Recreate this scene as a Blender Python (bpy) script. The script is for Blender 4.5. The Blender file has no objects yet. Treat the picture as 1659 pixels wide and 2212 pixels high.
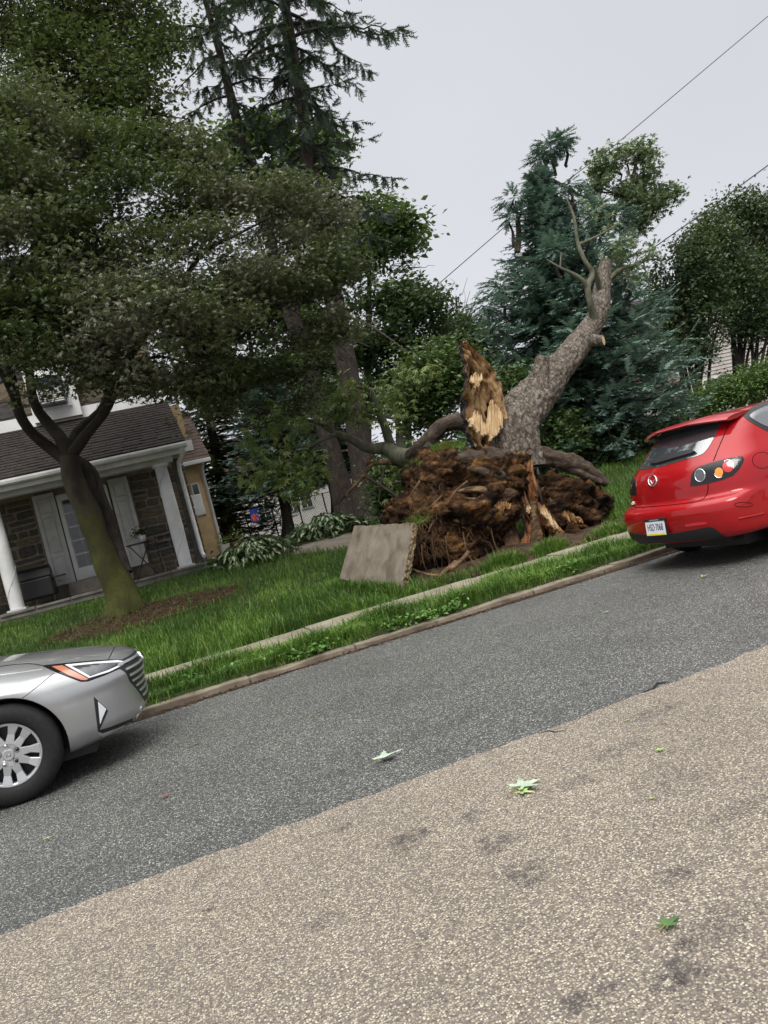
import bpy, bmesh, math, random
import numpy as np
from mathutils import Vector, Matrix, noise
from mathutils.bvhtree import BVHTree
from mathutils.geometry import delaunay_2d_cdt
SC = bpy.context.scene
C = SC.collection
rng = np.random.default_rng(7)
random.seed(7)
PI = math.pi
rad = math.radians

# ------------------------------------------------------------------ camera
YAW, PITCH, ROLL, CAMH, FPX = rad(17.1), rad(-0.17), rad(14.5), 1.36, 1658.0
cy, sy, cp, sp = math.cos(YAW), math.sin(YAW), math.cos(PITCH), math.sin(PITCH)
FW = Vector((sy*cp, cy*cp, sp)); R0 = Vector((cy, -sy, 0)); U0 = R0.cross(FW)
RT = math.cos(ROLL)*R0 - math.sin(ROLL)*U0
UP = math.sin(ROLL)*R0 + math.cos(ROLL)*U0
EYE = Vector((0, 0, CAMH))
cam = bpy.data.cameras.new('camera')
cam.sensor_fit = 'VERTICAL'; cam.sensor_height = 36.0; cam.lens = FPX/2212*36.0
cam.clip_start = 0.05; cam.clip_end = 500
co = bpy.data.objects.new('camera', cam); C.objects.link(co)
M3 = Matrix((RT, UP, -FW)).transposed()
co.matrix_world = Matrix.Translation(EYE) @ M3.to_4x4()
SC.camera = co

def ray(px, py):
    return FW + RT*((px-829.5)/FPX) + UP*((1106-py)/FPX)
def at(px, py, Y):                     # the point seen at that picture position, at distance Y across the street
    d = ray(px, py); return EYE + d*(Y/d.y)
def atz(px, py, z):
    d = ray(px, py); return EYE + d*((z-CAMH)/d.z)

# ------------------------------------------------------------------ sky and sun
W = bpy.data.worlds.new('World'); SC.world = W; W.use_nodes = True
nt = W.node_tree; nt.nodes.clear()
def wn(t, **k):
    n = nt.nodes.new(t)
    for a, b in k.items(): setattr(n, a, b)
    return n
out = wn('ShaderNodeOutputWorld'); bg = wn('ShaderNodeBackground'); bg.inputs['Strength'].default_value = 0.1
sky = wn('ShaderNodeTexSky'); sky.sky_type = 'NISHITA'; sky.sun_disc = False
sky.sun_elevation = rad(52); sky.sun_rotation = rad(200)
hs = wn('ShaderNodeHueSaturation'); hs.inputs['Saturation'].default_value = 0.12
nt.links.new(sky.outputs[0], hs.inputs['Color'])
tc = wn('ShaderNodeTexCoord'); sep = wn('ShaderNodeSeparateXYZ'); nt.links.new(tc.outputs['Generated'], sep.inputs[0])
rp = wn('ShaderNodeValToRGB'); nt.links.new(sep.outputs['Z'], rp.inputs[0])   # even overcast: brighter towards the zenith
e = rp.color_ramp.elements
e[0].position = 0.0; e[0].color = (.362, .369, .402, 1); e[1].position = 1.0; e[1].color = (2.3, 2.3, 2.26, 1)
x = e.new(.66); x.color = (.375, .38, .408, 1)
ns = wn('ShaderNodeTexNoise'); ns.inputs['Scale'].default_value = 2.2; ns.inputs['Detail'].default_value = 4
nt.links.new(tc.outputs['Generated'], ns.inputs['Vector'])
mr = wn('ShaderNodeMapRange'); mr.inputs[1].default_value = .3; mr.inputs[2].default_value = .7; mr.inputs[3].default_value = 9.6; mr.inputs[4].default_value = 10.6
nt.links.new(ns.outputs[0], mr.inputs[0])
vm = wn('ShaderNodeVectorMath', operation='SCALE'); nt.links.new(rp.outputs[0], vm.inputs[0]); nt.links.new(mr.outputs[0], vm.inputs['Scale'])
mx = wn('ShaderNodeMix', data_type='RGBA'); mx.inputs[0].default_value = .9
nt.links.new(hs.outputs[0], mx.inputs[6]); nt.links.new(vm.outputs[0], mx.inputs[7])
nt.links.new(mx.outputs[2], bg.inputs[0]); nt.links.new(bg.outputs[0], out.inputs[0])
sl = bpy.data.lights.new('sun', 'SUN'); sl.energy = 1.2; sl.angle = rad(25); sl.color = (1, .97, .92)
so = bpy.data.objects.new('sun', sl); C.objects.link(so)
so.rotation_euler = (rad(38), 0, rad(-20))
SC.view_settings.view_transform = 'Standard'; SC.view_settings.look = 'None'
SC.view_settings.exposure = 0.92; SC.view_settings.gamma = 1; SC.view_settings.use_curve_mapping = False
SC.cycles.max_bounces = 8; SC.cycles.transparent_max_bounces = 6; SC.cycles.diffuse_bounces = 3; SC.cycles.glossy_bounces = 3
SC.cycles.use_denoising = True

# ------------------------------------------------------------------ materials
def newmat(name):
    m = bpy.data.materials.new(name); m.use_nodes = True
    n = m.node_tree; b = n.nodes['Principled BSDF']
    return m, n, b
def lk(n, a, b): n.links.new(a, b)
def ramp(n, fac, stops, interp='LINEAR'):
    r = n.nodes.new('ShaderNodeValToRGB'); r.color_ramp.interpolation = interp
    el = r.color_ramp.elements
    while len(el) > 1: el.remove(el[-1])
    el[0].position = stops[0][0]; el[0].color = (*stops[0][1], 1)
    for p, c in stops[1:]:
        q = el.new(p); q.color = (*c, 1)
    lk(n, fac, r.inputs[0]); return r.outputs[0]
def coords(n, scale=(1, 1, 1), kind='Object', rot=(0, 0, 0)):
    t = n.nodes.new('ShaderNodeTexCoord'); mp = n.nodes.new('ShaderNodeMapping')
    mp.inputs['Scale'].default_value = scale; mp.inputs['Rotation'].default_value = rot
    lk(n, t.outputs[kind], mp.inputs[0]); return mp.outputs[0]
def tex(n, v, s, d=4, r=.55, dist=0):
    t = n.nodes.new('ShaderNodeTexNoise'); t.inputs['Scale'].default_value = s; t.inputs['Detail'].default_value = d
    t.inputs['Roughness'].default_value = r; t.inputs['Distortion'].default_value = dist
    if v is not None: lk(n, v, t.inputs['Vector'])
    return t.outputs[0]
def bump(n, b, h, st=.5, dist=.02):
    u = n.nodes.new('ShaderNodeBump'); u.inputs['Strength'].default_value = st; u.inputs['Distance'].default_value = dist
    lk(n, h, u.inputs['Height']); lk(n, u.outputs[0], b.inputs['Normal'])
def mixc(n, f, a, b_, mode='MIX'):
    m = n.nodes.new('ShaderNodeMix'); m.data_type = 'RGBA'; m.blend_type = mode
    if isinstance(f, (int, float)): m.inputs[0].default_value = f
    else: lk(n, f, m.inputs[0])
    for i, v in ((6, a), (7, b_)):
        if isinstance(v, tuple): m.inputs[i].default_value = (*v, 1)
        else: lk(n, v, m.inputs[i])
    return m.outputs[2]
def noisy(name, stops, scale=6, rough=.8, bst=.4, bdist=.02, sc=(1, 1, 1), det=6, bscale=None, dist=0, spec=.3, kind='Object'):
    m, n, b = newmat(name); v = coords(n, sc, kind)
    f = tex(n, v, scale, det, .6, dist)
    lk(n, ramp(n, f, stops), b.inputs['Base Color']); b.inputs['Roughness'].default_value = rough
    b.inputs['Specular IOR Level'].default_value = spec
    if bst: bump(n, b, tex(n, v, bscale or scale*3, 6, .65, dist), bst, bdist)
    return m
def plain(name, col, rough=.5, metal=0, coat=0, spec=.5, var=.06, scale=9):
    m, n, b = newmat(name)
    f = tex(n, coords(n), scale, 4)
    lk(n, ramp(n, f, [(.3, tuple(c*(1-var) for c in col)), (.7, tuple(min(1, c*(1+var)) for c in col))]), b.inputs['Base Color'])
    b.inputs['Roughness'].default_value = rough; b.inputs['Metallic'].default_value = metal
    b.inputs['Coat Weight'].default_value = coat; b.inputs['Coat Roughness'].default_value = .04
    b.inputs['Specular IOR Level'].default_value = spec
    return m
def leafmat(name, stops, rough=.45, trans=.25, spec=.4, tcol=None, k=1.5):
    stops = [(p, tuple(c_*k for c_ in c)) for p, c in stops]
    m, n, b = newmat(name)
    a = n.nodes.new('ShaderNodeAttribute'); a.attribute_name = 'tint'
    col = ramp(n, a.outputs['Fac'], stops)
    lk(n, col, b.inputs['Base Color']); b.inputs['Roughness'].default_value = rough; b.inputs['Specular IOR Level'].default_value = spec
    if trans:
        t = n.nodes.new('ShaderNodeBsdfTranslucent'); mxs = n.nodes.new('ShaderNodeMixShader'); mxs.inputs[0].default_value = trans
        lk(n, mixc(n, .6, col, tcol or (.13, .18, .03)), t.inputs[0])
        o = n.nodes['Material Output']; lk(n, b.outputs[0], mxs.inputs[1]); lk(n, t.outputs[0], mxs.inputs[2]); lk(n, mxs.outputs[0], o.inputs[0])
    return m
def chipseal(name, stones, base, scale, dirt, rough=.75, spec=.35):
    m, n, b = newmat(name)
    v = coords(n)
    w = n.nodes.new('ShaderNodeMixRGB'); w.inputs[0].default_value = .006
    nz = n.nodes.new('ShaderNodeTexNoise'); nz.inputs['Scale'].default_value = scale*1.6; lk(n, v, nz.inputs['Vector'])
    lk(n, v, w.inputs[1]); lk(n, nz.outputs['Color'], w.inputs[2])
    vo = n.nodes.new('ShaderNodeTexVoronoi'); vo.inputs['Scale'].default_value = scale; lk(n, w.outputs[0], vo.inputs['Vector'])
    sepc = n.nodes.new('ShaderNodeSeparateColor'); lk(n, vo.outputs['Color'], sepc.inputs[0])
    stone = ramp(n, sepc.outputs[0], stones, 'CONSTANT')
    edge = n.nodes.new('ShaderNodeMapRange'); edge.inputs[1].default_value = .38; edge.inputs[2].default_value = .62
    lk(n, vo.outputs['Distance'], edge.inputs[0])
    c = mixc(n, edge.outputs[0], stone, base)
    big = tex(n, v, 1.1, 5, .6); pat = tex(n, v, 5.5, 4, .6)
    f1 = ramp(n, big, [(.35, (dirt, dirt, dirt)), (.62, (1, 1, 1))])
    f2 = ramp(n, pat, [(.26, (.5, .48, .5)), (.36, (1, 1, 1))])
    c = mixc(n, 1, c, f1, 'MULTIPLY'); c = mixc(n, 1, c, f2, 'MULTIPLY')
    lk(n, c, b.inputs['Base Color']); b.inputs['Roughness'].default_value = rough; b.inputs['Specular IOR Level'].default_value = spec
    inv = n.nodes.new('ShaderNodeMath'); inv.operation = 'SUBTRACT'; inv.inputs[0].default_value = 1; lk(n, vo.outputs['Distance'], inv.inputs[1])
    bump(n, b, inv.outputs[0], .7, .006)
    return m

MT = {}
MT['dark_asphalt'] = chipseal('dark_asphalt', [(0, (.05, .051, .049)), (.3, (.118, .119, .113)), (.6, (.195, .195, .184)), (.82, (.30, .298, .275)), (.94, (.46, .46, .40))], (.045, .045, .043), 112, .8, .62, .45)
MT['light_asphalt'] = chipseal('light_asphalt', [(0, (.105, .088, .085)), (.18, (.23, .196, .16)), (.42, (.35, .30, .235)), (.7, (.46, .405, .31)), (.9, (.60, .55, .43))], (.16, .136, .116), 136, .88, .8, .2)
MT['soil'] = noisy('soil', [(.3, (.018, .012, .008)), (.5, (.05, .03, .018)), (.7, (.10, .062, .035))], 7, .95, .8, .04)
MT['lawn'] = noisy('lawn', [(.3, (.018, .022, .008)), (.55, (.03, .045, .012)), (.7, (.05, .06, .02))], 2.5, .95, .6, .04, bscale=40)
MT['concrete'] = noisy('concrete', [(.25, (.14, .118, .09)), (.5, (.24, .205, .16)), (.75, (.31, .27, .22))], 3, .85, .35, .006, bscale=70, det=9)
MT['slab_face'] = noisy('slab_face', [(.25, (.06, .047, .034)), (.42, (.115, .095, .07)), (.55, (.16, .135, .105)), (.75, (.21, .185, .15))], 3.2, .85, .5, .008, sc=(1.8, 1.8, .5), bscale=45, det=11, dist=.4)
MT['kerb'] = noisy('kerb', [(.25, (.075, .058, .042)), (.45, (.15, .122, .09)), (.6, (.22, .185, .14)), (.75, (.29, .25, .20))], 3.2, .85, .4, .008, bscale=60, det=9)
MT['aggregate'] = noisy('aggregate', [(.3, (.10, .07, .045)), (.5, (.28, .20, .12)), (.7, (.48, .38, .25))], 30, .9, 1.0, .03, bscale=55)
m, n, b = newmat('bark_grey'); v = coords(n, (1.5, 1.5, 1.0))
f = tex(n, v, 7, 11, .72, .6); vo = n.nodes.new('ShaderNodeTexVoronoi'); vo.feature = 'DISTANCE_TO_EDGE'; vo.inputs['Scale'].default_value = 10
wv = n.nodes.new('ShaderNodeMixRGB'); wv.inputs[0].default_value = .22; nz = n.nodes.new('ShaderNodeTexNoise'); nz.inputs['Scale'].default_value = 9; nz.inputs['Detail'].default_value = 5
lk(n, v, nz.inputs['Vector']); lk(n, v, wv.inputs[1]); lk(n, nz.outputs['Color'], wv.inputs[2]); lk(n, wv.outputs[0], vo.inputs['Vector'])
cr_ = ramp(n, vo.outputs['Distance'], [(.0, (.42, .40, .39)), (.12, (.85, .84, .83)), (.35, (1, 1, 1))])
lk(n, mixc(n, 1, ramp(n, f, [(.28, (.055, .045, .036)), (.44, (.155, .13, .105)), (.57, (.25, .215, .178)), (.68, (.31, .27, .225)), (.78, (.34, .24, .17))]), cr_, 'MULTIPLY'), b.inputs['Base Color'])
b.inputs['Roughness'].default_value = .92; b.inputs['Specular IOR Level'].default_value = .2
hm_ = n.nodes.new('ShaderNodeMath'); hm_.operation = 'ADD'; lk(n, tex(n, v, 24, 8, .7), hm_.inputs[0]); lk(n, cr_, hm_.inputs[1]); bump(n, b, hm_.outputs[0], .9, .03)
MT['bark_grey'] = m
MT['bark_dark'] = noisy('bark_dark', [(.3, (.018, .014, .012)), (.55, (.05, .04, .034)), (.75, (.085, .07, .06))], 8, .9, .9, .04, sc=(1.6, 1.6, .5), bscale=20, det=8)
MT['bark_spruce'] = noisy('bark_spruce', [(.3, (.018, .013, .011)), (.55, (.045, .034, .029)), (.75, (.085, .066, .056))], 8, .9, .8, .04, sc=(1.4, 1.4, .6), bscale=22, det=8)
MT['bark_moss'] = noisy('bark_moss', [(.3, (.022, .019, .012)), (.46, (.05, .048, .02)), (.56, (.085, .095, .022)), (.72, (.11, .12, .03))], 4.5, .95, .8, .025, sc=(1, 1, .6), bscale=28, det=8)
m, n, b = newmat('bark_maple'); v = coords(n, (1, 1, .6))
f = tex(n, v, 4.5, 8, .62); sx_ = n.nodes.new('ShaderNodeSeparateXYZ'); lk(n, coords(n), sx_.inputs[0])
mrz = n.nodes.new('ShaderNodeMapRange'); mrz.inputs[1].default_value = 1.6; mrz.inputs[2].default_value = 3.6; mrz.inputs[3].default_value = .24; mrz.inputs[4].default_value = -.12; lk(n, sx_.outputs[2], mrz.inputs[0])
ad = n.nodes.new('ShaderNodeMath'); lk(n, f, ad.inputs[0]); lk(n, mrz.outputs[0], ad.inputs[1])
lk(n, ramp(n, ad.outputs[0], [(.38, (.030, .025, .020)), (.52, (.050, .043, .030)), (.62, (.046, .044, .019)), (.72, (.056, .058, .018)), (.9, (.072, .078, .022))]), b.inputs['Base Color'])
b.inputs['Roughness'].default_value = .95; b.inputs['Specular IOR Level'].default_value = .2; bump(n, b, tex(n, v, 26, 8, .65), .8, .025)
MT['bark_maple'] = m
MT['branch_green'] = noisy('branch_green', [(.3, (.05, .05, .032)), (.55, (.11, .11, .075)), (.75, (.18, .17, .12))], 9, .9, .6, .02, sc=(1, 1, .6), det=7)
MT['rotwood'] = noisy('rotwood', [(.3, (.018, .010, .006)), (.38, (.12, .06, .026)), (.47, (.34, .20, .09)), (.6, (.50, .33, .165)), (.76, (.62, .45, .26))], 5.5, .85, 1.0, .05, sc=(1.5, 1.5, .45), det=10, bscale=16, dist=.5)
MT['freshwood'] = noisy('freshwood', [(.28, (.40, .25, .12)), (.45, (.62, .44, .24)), (.7, (.78, .60, .38))], 6, .7, .8, .02, sc=(4, 4, .35), det=8, bscale=20)
MT['tornwood'] = noisy('tornwood', [(.28, (.10, .045, .018)), (.45, (.30, .16, .065)), (.65, (.48, .29, .13)), (.8, (.60, .42, .22))], 7, .75, .9, .03, sc=(3, 3, .4), det=9, bscale=20)
MT['redwood'] = noisy('redwood', [(.28, (.06, .022, .010)), (.45, (.20, .075, .03)), (.6, (.38, .17, .07)), (.74, (.55, .31, .14))], 7, .75, 1.0, .04, sc=(2.5, 2.5, .4), det=9, bscale=18)
m, n, b = newmat('rootsoil')           # soil and rotten roots of the upturned root plate
v = coords(n, (1, 1, 1.7))
f = tex(n, v, 2.4, 10, .72, .35)
g = tex(n, v, 7.5, 9, .74, .5)
c1 = ramp(n, f, [(.34, (.008, .005, .004)), (.44, (.028, .016, .010)), (.51, (.105, .058, .028)), (.61, (.26, .15, .068)), (.72, (.19, .115, .06)), (.8, (.07, .052, .042))])
c2 = ramp(n, g, [(.34, (.14, .12, .11)), (.5, (.7, .67, .65)), (.68, (1.35, 1.28, 1.2))])
at_ = n.nodes.new('ShaderNodeAttribute'); at_.attribute_name = 'tint'
c3 = ramp(n, at_.outputs['Fac'], [(.15, (.55, .52, .50)), (.5, (1, 1, 1)), (.75, (1.35, 1.25, 1.1)), (.9, (2.0, 1.75, 1.4))])
lk(n, mixc(n, 1, mixc(n, 1, c1, c2, 'MULTIPLY'), c3, 'MULTIPLY'), b.inputs['Base Color']); b.inputs['Roughness'].default_value = .95
b.inputs['Specular IOR Level'].default_value = .15
bump(n, b, tex(n, v, 11, 10, .72, 1.0), 1.0, .09)
MT['rootsoil'] = m
MT['bark_brown'] = noisy('bark_brown', [(.3, (.022, .016, .012)), (.5, (.075, .054, .04)), (.7, (.15, .112, .082))], 8, .9, 1.0, .04, sc=(.8, 1.5, 1.6), det=9, dist=.5)
MT['rootwood'] = noisy('rootwood', [(.3, (.02, .012, .009)), (.45, (.075, .045, .025)), (.6, (.19, .115, .057)), (.75, (.31, .21, .115))], 7, .9, 1.0, .04, sc=(.7, 1.5, 2), det=9, dist=.6)
MT['root'] = noisy('root', [(.3, (.05, .03, .02)), (.55, (.15, .09, .05)), (.75, (.27, .18, .10))], 9, .9, .7, .02, det=7)
MT['stone'] = None
for i, (a_, b_, c_) in enumerate([((.045, .04, .034), (.085, .075, .062), (.13, .112, .09)), ((.06, .052, .042), (.11, .092, .07), (.17, .14, .10)), ((.035, .033, .032), (.07, .066, .06), (.11, .10, .09)), ((.075, .06, .042), (.14, .11, .075), (.21, .165, .11))]):
    MT['stone%d' % i] = noisy('stone%d' % i, [(.3, a_), (.5, b_), (.7, c_)], 5, .85, .6, .02, det=8, kind='Object')
MT['mortar'] = noisy('mortar', [(.3, (.16, .14, .11)), (.7, (.27, .24, .19))], 8, .95, .5, .01)
MT['white_paint'] = noisy('white_paint', [(.3, (.62, .62, .61)), (.6, (.76, .76, .75))], 3, .5, .08, .004, bscale=40)
MT['old_white'] = noisy('old_white', [(.3, (.40, .40, .38)), (.6, (.55, .55, .53))], 3, .6, .15, .004, bscale=40)
MT['stucco'] = noisy('stucco', [(.3, (.50, .36, .19)), (.6, (.62, .46, .26))], 4, .9, .5, .006, bscale=80)
MT['shingle'] = noisy('shingle', [(.3, (.015, .012, .011)), (.5, (.028, .022, .020)), (.7, (.045, .037, .033))], 9, .9, .5, .01, bscale=60)
MT['shingle_brown'] = noisy('shingle_brown', [(.3, (.06, .04, .034)), (.5, (.105, .072, .060)), (.7, (.15, .11, .09))], 9, .9, .5, .01, bscale=60)
MT['flagstone'] = noisy('flagstone', [(.3, (.10, .095, .085)), (.6, (.20, .185, .16))], 4, .8, .3, .006, bscale=40)
MT['black_metal'] = plain('black_metal', (.012, .012, .013), .45)
MT['dark_louvre'] = plain('dark_louvre', (.10, .11, .13), .6)
MT['terracotta'] = plain('terracotta', (.30, .14, .07), .8)
MT['pot_white'] = plain('pot_white', (.6, .58, .55), .5)
MT['glass_dark'] = plain('glass_dark', (.045, .052, .057), .05, 0, 0, .7); MT['glass_dark'].node_tree.nodes['Principled BSDF'].inputs['IOR'].default_value = 2.8  # base colour lifted to stand in for interior brightness and water-film haze
MT['pane'] = plain('pane', (.06, .07, .075), .08, 0, 0, .6)
MT['cloth_blue'] = plain('cloth_blue', (.02, .05, .32), .8)
MT['cloth_red'] = plain('cloth_red', (.55, .04, .02), .8)
MT['cloth_orange'] = plain('cloth_orange', (.65, .22, .03), .8)
MT['cable'] = plain('cable', (.03, .03, .032), .6)
MT['siding'] = noisy('siding', [(.3, (.55, .52, .50)), (.6, (.68, .65, .62))], 3, .6, .1, .004)
MT['clapboard'] = noisy('clapboard', [(.3, (.40, .36, .34)), (.6, (.52, .47, .44))], 3, .6, .1, .004)
# foliage
MT['maple_leaf'] = leafmat('maple_leaf', [(0, (.020, .032, .010)), (.3, (.036, .056, .014)), (.55, (.056, .078, .024)), (.78, (.078, .078, .042)), (1, (.145, .145, .105))], .38, .25, .6)
MT['tall_leaf'] = leafmat('tall_leaf', [(0, (.026, .038, .013)), (.5, (.054, .074, .024)), (1, (.11, .13, .05))], .5, .28)
MT['green_leaf'] = leafmat('green_leaf', [(0, (.022, .042, .014)), (.5, (.048, .085, .026)), (1, (.10, .15, .045))], .5, .28)
MT['bright_leaf'] = leafmat('bright_leaf', [(0, (.05, .08, .022)), (.5, (.09, .13, .035)), (1, (.17, .20, .07))], .45, .3)
MT['pale_leaf'] = leafmat('pale_leaf', [(0, (.045, .075, .03)), (.5, (.11, .15, .075)), (1, (.24, .28, .17))], .45, .25)
MT['deep_leaf'] = leafmat('deep_leaf', [(0, (.014, .024, .012)), (.5, (.034, .058, .024)), (1, (.075, .11, .045))], .5, .2)
MT['mid_leaf'] = leafmat('mid_leaf', [(0, (.018, .032, .014)), (.5, (.042, .070, .028)), (1, (.09, .13, .055))], .5, .25)
MT['hedge_leaf'] = leafmat('hedge_leaf', [(0, (.022, .045, .010)), (.5, (.05, .095, .018)), (1, (.09, .15, .03))], .5, .25)
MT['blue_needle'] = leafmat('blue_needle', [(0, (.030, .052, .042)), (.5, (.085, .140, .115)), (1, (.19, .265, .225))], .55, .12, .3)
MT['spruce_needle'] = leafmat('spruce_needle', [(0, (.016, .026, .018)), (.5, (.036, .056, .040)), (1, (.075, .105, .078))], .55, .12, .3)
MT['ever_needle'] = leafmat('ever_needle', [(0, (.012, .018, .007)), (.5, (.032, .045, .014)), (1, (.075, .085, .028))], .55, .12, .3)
MT['grass'] = leafmat('grass', [(0, (.022, .055, .010)), (.4, (.064, .132, .020)), (.75, (.13, .23, .036)), (1, (.22, .25, .07))], .45, .3, .35, (.10, .19, .02), k=1.2)
MT['weed'] = leafmat('weed', [(0, (.04, .10, .02)), (.5, (.08, .17, .03)), (1, (.16, .25, .06))], .45, .25, .4)
MT['drygrass'] = leafmat('drygrass', [(0, (.08, .05, .024)), (.5, (.14, .09, .045)), (1, (.20, .14, .075))], .8, .1, .2, k=1)
MT['fibre'] = leafmat('fibre', [(0, (.03, .018, .012)), (.5, (.10, .06, .034)), (1, (.20, .125, .07))], .9, 0, .1, k=.9)
# cars
MT['red_paint'] = plain('red_paint', (.34, .004, .007), .38, .1, .8, .15, .03)
MT['silver_paint'] = plain('silver_paint', (.37, .375, .38), .34, .65, 1, .5, .02)
MT['tyre'] = noisy('tyre', [(.3, (.010, .010, .011)), (.7, (.020, .020, .021))], 30, .75, .2, .003)
MT['rim'] = plain('rim', (.52, .53, .54), .32, .6, .3)
MT['trim_black'] = plain('trim_black', (.012, .012, .013), .5)
MT['gap'] = plain('gap', (.006, .005, .005), .8, spec=.1)
MT['chrome'] = plain('chrome', (.75, .75, .76), .12, 1)
MT['lamp_dark'] = plain('lamp_dark', (.010, .010, .011), .12, 0, .25, .4)
MT['lamp_clear'] = plain('lamp_clear', (.11, .115, .12), .10, .5, .6, .6, .3, 14)
MT['lamp_white'] = plain('lamp_white', (.72, .73, .76), .15, 0, 1)
MT['lamp_amber'] = plain('lamp_amber', (.75, .25, .03), .12, 0, 1)
MT['lamp_orange'] = plain('lamp_orange', (.50, .18, .11), .2, 0, 1)
MT['lamp_red'] = plain('lamp_red', (.55, .015, .02), .1, 0, 1)
MT['plate_white'] = plain('plate_white', (.72, .73, .75), .4)
MT['plate_yellow'] = plain('plate_yellow', (.75, .6, .06), .4)
MT['plate_blue'] = plain('plate_blue', (.02, .03, .12), .4)

# ------------------------------------------------------------------ mesh helpers
class MB:
    def __init__(s): s.v = []; s.f = []; s.t = []; s.mi = []; s.n = 0
    def add(s, V, F, tint=None, mi=0):
        V = np.asarray(V, float)
        s.v.append(V); s.t.append(np.full(len(V), .5) if tint is None else np.broadcast_to(np.asarray(tint, float), (len(V),)))
        if isinstance(F, np.ndarray): s.f.append(F + s.n)
        else: s.f.append([tuple(i + s.n for i in q) for q in F])
        s.mi.append(mi); s.n += len(V); return s
    def build(s, name, mats, parent=None, smooth=False):
        V = np.concatenate(s.v); T = np.concatenate(s.t)
        idx = []; tot = []; mi = []
        for F, k in zip(s.f, s.mi):
            if isinstance(F, np.ndarray):
                idx.append(F.ravel()); tot.append(np.full(len(F), F.shape[1])); mi.append(np.full(len(F), k))
            else:
                idx.append(np.array([i for q in F for i in q], int)); tot.append(np.array([len(q) for q in F], int)); mi.append(np.full(len(F), k))
        idx = np.concatenate(idx).astype(np.int32); tot = np.concatenate(tot).astype(np.int32); mi = np.concatenate(mi).astype(np.int32)
        me = bpy.data.meshes.new(name)
        me.vertices.add(len(V)); me.vertices.foreach_set('co', V.ravel().astype(np.float32))
        me.loops.add(len(idx)); me.loops.foreach_set('vertex_index', idx)
        me.polygons.add(len(tot)); me.polygons.foreach_set('loop_start', (np.cumsum(tot)-tot).astype(np.int32))
        me.polygons.foreach_set('loop_total', tot)
        if not isinstance(mats, (list, tuple)): mats = [mats]
        for q in mats: me.materials.append(q)
        me.polygons.foreach_set('material_index', mi)
        me.polygons.foreach_set('use_smooth', np.full(len(tot), smooth))
        a = me.attributes.new('tint', 'FLOAT', 'POINT'); a.data.foreach_set('value', T.astype(np.float32))
        me.update(calc_edges=True); me.validate()
        return link(name, me, parent)
def link(name, me, parent=None):
    o = bpy.data.objects.new(name, me); C.objects.link(o)
    if parent is not None:
        o.parent = parent; o.matrix_parent_inverse = PINV.get(parent.name, Matrix.Identity(4))
    return o
PINV = {}
def empty(name, loc, rz=0):
    o = bpy.data.objects.new(name, None); C.objects.link(o); o.location = loc; o.rotation_euler.z = rz
    PINV[o.name] = (Matrix.Translation(loc) @ Matrix.Rotation(rz, 4, 'Z')).inverted()   # parts keep world positions
    o.empty_display_size = .2
    return o
def tag(o, label=None, cat=None, group=None, kind=None):
    if label: o['label'] = label
    if cat: o['category'] = cat
    if group: o['group'] = group
    if kind: o['kind'] = kind
    return o
BOXF = [(0, 3, 2, 1), (4, 5, 6, 7), (0, 1, 5, 4), (1, 2, 6, 5), (2, 3, 7, 6), (3, 0, 4, 7)]
def box(mb, x0, x1, y0, y1, z0, z1, mi=0):
    mb.add([(x0, y0, z0), (x1, y0, z0), (x1, y1, z0), (x0, y1, z0), (x0, y0, z1), (x1, y0, z1), (x1, y1, z1), (x0, y1, z1)], BOXF, mi=mi); return mb
def hexa(mb, p, mi=0): mb.add([tuple(q) for q in p], BOXF, mi=mi); return mb
def obox(name, mat, parent, *b, bev=0):
    o = box(MB(), *b).build(name, mat, parent)
    if bev: bevel(o, bev)
    return o
def bevel(o, w, seg=2):
    m = o.modifiers.new('bevel', 'BEVEL'); m.width = w; m.segments = seg; m.limit_method = 'ANGLE'
def resample(pts, radii, step):
    P = [Vector(p) for p in pts]; n = len(P); outp = []; outr = []
    for i in range(n-1):
        p0 = P[max(i-1, 0)]; p1 = P[i]; p2 = P[i+1]; p3 = P[min(i+2, n-1)]
        k = max(1, int((p2-p1).length/step))
        for j in range(k):
            t = j/k
            q = .5*((2*p1)+(p2-p0)*t+(2*p0-5*p1+4*p2-p3)*t*t+(3*p1-p0-3*p2+p3)*t**3)
            outp.append(q); outr.append(radii[i]*(1-t)+radii[i+1]*t)
    outp.append(P[-1]); outr.append(radii[-1]); return outp, outr
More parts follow.
